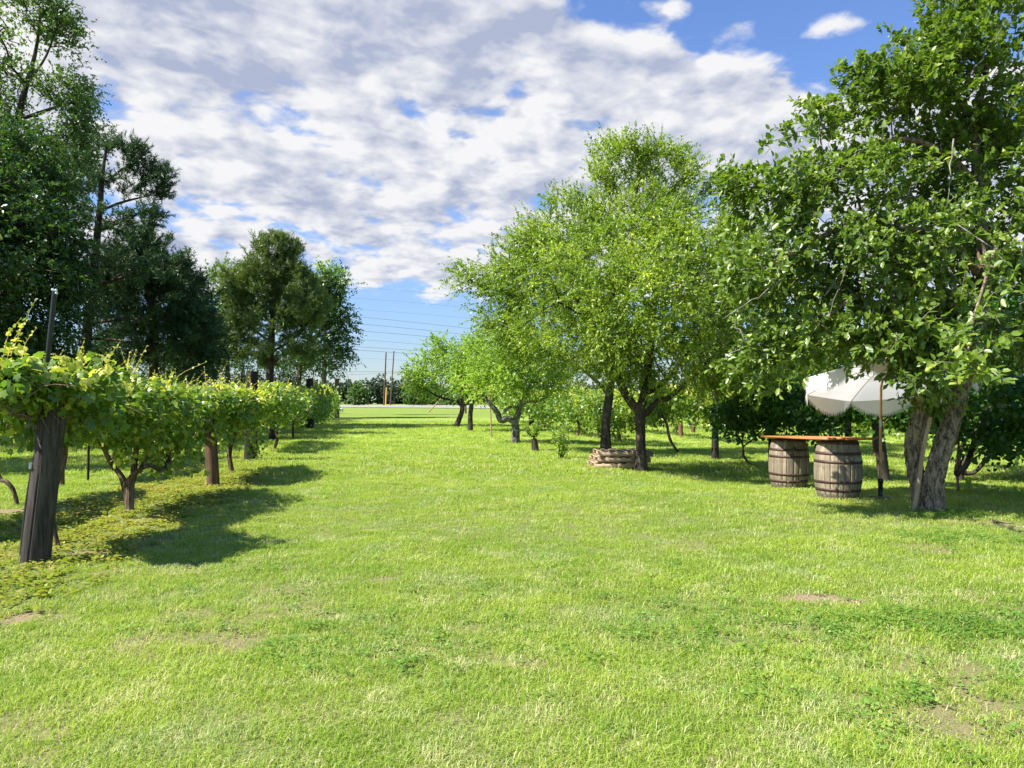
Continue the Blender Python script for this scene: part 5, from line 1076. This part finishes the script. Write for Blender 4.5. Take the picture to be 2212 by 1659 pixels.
# small white domed thing at the end of the left row
b = gp(736, 889); s_ = b.y / F; mb = MB(); V, Q = lathe([(.0005, 5 * s_), (3.5 * s_, 4.8 * s_), (5.6 * s_, 3.4 * s_), (6.2 * s_, 1.2 * s_), (5.8 * s_, .9 * s_)], 14)
wc = root('white_dome', 'small white rounded cover on short dark legs at the far end of the left row', 'cover', b); mb.add(V + np.array(b) + (0, 0, 3.4 * s_), Q); part('shell', mb, M['white_plastic'], wc, True)
for dx in (-4, 0, 4): mb = MB(); addtube(mb, [np.array(b) + (dx * s_, 0, -.05), np.array(b) + (dx * s_, 0, 4.6 * s_)], .06, 6); part('leg', mb, M['black'], wc)

# ------------------------------------------------------------------ grass, ground cover, clover
def clump(n, spread, h0, h1, w, seed, lay=.5, template='blade'):
    g = np.random.default_rng(seed); mb = MB()
    for k in range(n):
        p = g.normal(size=2) * spread; a = g.uniform(0, 6.283); h = g.uniform(h0, h1); ln = g.uniform(.3, 1) * lay * h; ww = w * g.uniform(.6, 1.2)
        dx, dy = math.cos(a), math.sin(a); sx, sy = -dy * ww, dx * ww
        if template == 'blade':
            m_ = (p[0] + dx * ln * .4, p[1] + dy * ln * .4, h * .62); t_ = (p[0] + dx * ln * 1.2, p[1] + dy * ln * 1.2, h * g.uniform(.75, 1))
            mb.add([(p[0] - sx, p[1] - sy, -.01), (p[0] + sx, p[1] + sy, -.01), (m_[0] + sx * .8, m_[1] + sy * .8, m_[2]), (m_[0] - sx * .8, m_[1] - sy * .8, m_[2])], [(0, 1, 2, 3)], g.random())
            mb.add([(m_[0] - sx * .8, m_[1] - sy * .8, m_[2]), (m_[0] + sx * .8, m_[1] + sy * .8, m_[2]), t_], [(0, 1, 2)], mb.A[-1][0])
        else:
            tilt = g.uniform(-.3, .5); c = np.array([p[0], p[1], h]); D = np.array([dx * math.cos(tilt), dy * math.cos(tilt), math.sin(tilt)]); X = np.array([-dy, dx, 0.0])
            V, Fc = BROAD; Zz = np.cross(X, D); mb.add(c + ww * (V[:, :1] * X + (V[:, 1:2] - .5) * D + V[:, 2:3] * Zz), Fc, g.random())
    return mb
def scatter(name, label, cat, pts, scl, clumps, mat):
    col = bpy.data.collections.new(name + '_clumps')
    for q, cm in enumerate(clumps):
        o = bpy.data.objects.new(name + '_clump', cm.mesh(name + '_clump', mat)); col.objects.link(o)
    n = len(pts); me = bpy.data.meshes.new(name); me.vertices.add(n); me.vertices.foreach_set('co', pts.astype(np.float32).ravel())
    g = np.random.default_rng(n)
    rot = np.stack([g.normal(size=n) * .08, g.normal(size=n) * .08, g.uniform(0, 6.283, n)], 1)
    a = me.attributes.new('rot', 'FLOAT_VECTOR', 'POINT'); a.data.foreach_set('vector', rot.astype(np.float32).ravel())
    a = me.attributes.new('scl', 'FLOAT', 'POINT'); a.data.foreach_set('value', scl.astype(np.float32))
    a = me.attributes.new('idx', 'INT', 'POINT'); a.data.foreach_set('value', g.integers(0, len(clumps), n).astype(np.int32))
    me.update(); o = bpy.data.objects.new(name, me); COL.objects.link(o); o['kind'] = 'stuff'; o['label'] = label; o['category'] = cat
    nt = bpy.data.node_groups.new(name + '_scatter', 'GeometryNodeTree')
    nt.interface.new_socket('Geometry', in_out='INPUT', socket_type='NodeSocketGeometry'); nt.interface.new_socket('Geometry', in_out='OUTPUT', socket_type='NodeSocketGeometry')
    gi, go = nt.nodes.new('NodeGroupInput'), nt.nodes.new('NodeGroupOutput')
    ip = nt.nodes.new('GeometryNodeInstanceOnPoints'); ci = nt.nodes.new('GeometryNodeCollectionInfo'); ci.inputs['Collection'].default_value = col; ci.inputs['Separate Children'].default_value = True; ci.inputs['Reset Children'].default_value = True
    def na_(nm, ty):
        x = nt.nodes.new('GeometryNodeInputNamedAttribute'); x.data_type = ty; x.inputs['Name'].default_value = nm; return x.outputs['Attribute']
    ip.inputs['Pick Instance'].default_value = True
    er = nt.nodes.new('FunctionNodeEulerToRotation')
    l = nt.links.new; l(gi.outputs[0], ip.inputs['Points']); l(ci.outputs[0], ip.inputs['Instance']); l(na_('idx', 'INT'), ip.inputs['Instance Index']); l(na_('rot', 'FLOAT_VECTOR'), er.inputs[0]); l(er.outputs[0], ip.inputs['Rotation']); l(na_('scl', 'FLOAT'), ip.inputs['Scale']); l(ip.outputs[0], go.inputs[0])
    md = o.modifiers.new('scatter', 'NODES'); md.node_group = nt
    return o
def scatter_pts(y0, y1, dens, seed, margin=1.0, keep=None):
    g = np.random.default_rng(seed); W0 = .72 * y1 + margin + 1; n = int(2 * W0 * (y1 - y0) * dens)
    x = g.uniform(-W0, W0, n); y = g.uniform(y0, y1, n); ok = np.abs(x) < .72 * y + margin
    x, y = x[ok], y[ok]; b_ = bare(x, y); ok = g.random(len(x)) > b_ * 1.5
    if keep is not None: ok &= keep(x, y, g)
    x, y = x[ok], y[ok]; return np.stack([x, y, gh(x, y)], 1)
def rowdist(x, y): return x - np.interp(y, [q[0] for q in ROWS['L1']], [q[1] for q in ROWS['L1']])
def cover_w(x, y):
    rd = rowdist(x, y); w = sstep(rd, -1.7, -.9) * (1 - sstep(rd, .45, 1.15)) * (1 - sstep(y, 13, 24)) * sstep(y, 4.2, 5.8)
    return np.clip(w * (.35 + 1.2 * fbm(xy0(x * 1.3, y * 1.3), 71, 3)) , 0, 1)
fine = [clump(40, .045, .012, .032, .0019, 900 + k, 1.7) for k in range(9)]
tall = [clump(16, .035, .022, .048, .0022, 930 + k, 1.3) for k in range(4)]
coarse = [clump(30, .085, .03, .06, .0052, 950 + k, .9) for k in range(6)]
kp = lambda x, y, g: g.random(len(x)) > cover_w(x, y) * .9
A1 = scatter_pts(1.2, 4.5, 400, 1, 2.4, kp); A2_ = scatter_pts(4.5, 8, 260, 2, 2.4, kp); A3 = scatter_pts(8, 15, 110, 3, 2.4, kp)
pts = np.vstack([A1, A2_, A3]); g_ = np.random.default_rng(4)
sc = g_.uniform(.75, 1.25, len(pts)) * (.75 + .6 * fbm(xy0(pts[:, 0] * 1.5, pts[:, 1] * 1.5), 44, 3)) * (1 + .35 * sstep(pts[:, 1], 6, 14))
scatter('grass', 'short sunlit mown grass over the near lawn', 'grass', pts, sc, fine + tall[:1], M['grass'])
pts = np.vstack([scatter_pts(15, 28, 26, 5, 2.4), scatter_pts(28, 55, 7, 6, 2.4)]); sc = g_.uniform(.9, 1.5, len(pts)) * (1 + .8 * sstep(pts[:, 1], 20, 50))
scatter('far_grass', 'mown grass further up the lawn between the rows', 'grass', pts, sc, coarse, M['grass'])
# longer tufts round trunks, posts and barrels
tf = []
for (q, rr, n) in [(bp, .55, 120), (c1, .42, 60), (c2, .42, 60), (b2, .45, 70), (b1, .45, 50), (Vector(gp(1545, 992)), .4, 50), (Vector(gp(76, 1215)), .35, 40), (Vector(gp(1893, 987)), .6, 60), (t2, .3, 24), (bs, .8, 90), (Vector(gp(1466, 980)), .8, 80)]:
    a = g_.uniform(0, 6.283, n); r_ = rr * np.sqrt(g_.uniform(.35, 1.2, n)); x = q.x + np.cos(a) * r_; y = q.y + np.sin(a) * r_; tf.append(np.stack([x, y, gh(x, y)], 1))
tp_ = scatter_pts(2, 9, 1.6, 8, .5); tf.append(tp_); tf = np.vstack(tf)
scatter('grass_tufts', 'longer grass tufts round trunks, posts and barrels', 'grass', tf, g_.uniform(.8, 1.5, len(tf)), tall, M['grass'])
cl = [clump(16, .05, .012, .045, .034, 970 + k, template='leaf') for k in range(5)]
cp = scatter_pts(4, 24, 70, 10, 1, lambda x, y, g: g.random(len(x)) < cover_w(x, y))
scatter('ground_cover', 'yellow green creeping ground cover under the left vine row', 'ground cover', cp, g_.uniform(.8, 1.4, len(cp)), cl, M['cover'])
cv = [clump(22, .045, .02, .045, .020, 990 + k, template='leaf') for k in range(4)]
cps = []
for (px, py, a_, b_, n) in [(2080, 1350, 1.3, .35, 130), (1750, 1340, 1.3, .5, 90), (1500, 1400, 1.4, .7, 60), (1920, 1520, .9, .5, 50), (2080, 1165, .9, .5, 150), (2040, 1110, .5, .3, 90), (830, 1400, 1.1, .6, 50), (500, 1330, 1.4, .8, 60), (1200, 1250, 2, 1, 60)]:
    q = gp(px, py); x = q.x + g_.normal(size=n) * a_ * .5; y = q.y + g_.normal(size=n) * b_ * .6; cps.append(np.stack([x, y, gh(x, y)], 1))
cps = np.vstack(cps); scatter('clover', 'dark green clover patches in the lawn', 'clover', cps, g_.uniform(.8, 1.3, len(cps)), cv, M['clover'])
tot = sum(len(o.data.loop_triangles) or sum(max(1, p.loop_total - 2) for p in o.data.polygons[:0]) for o in SC.objects if o.type == 'MESH')
print('objects', len(SC.objects), 'loops', sum(len(o.data.loops) for o in SC.objects if o.type == 'MESH'))
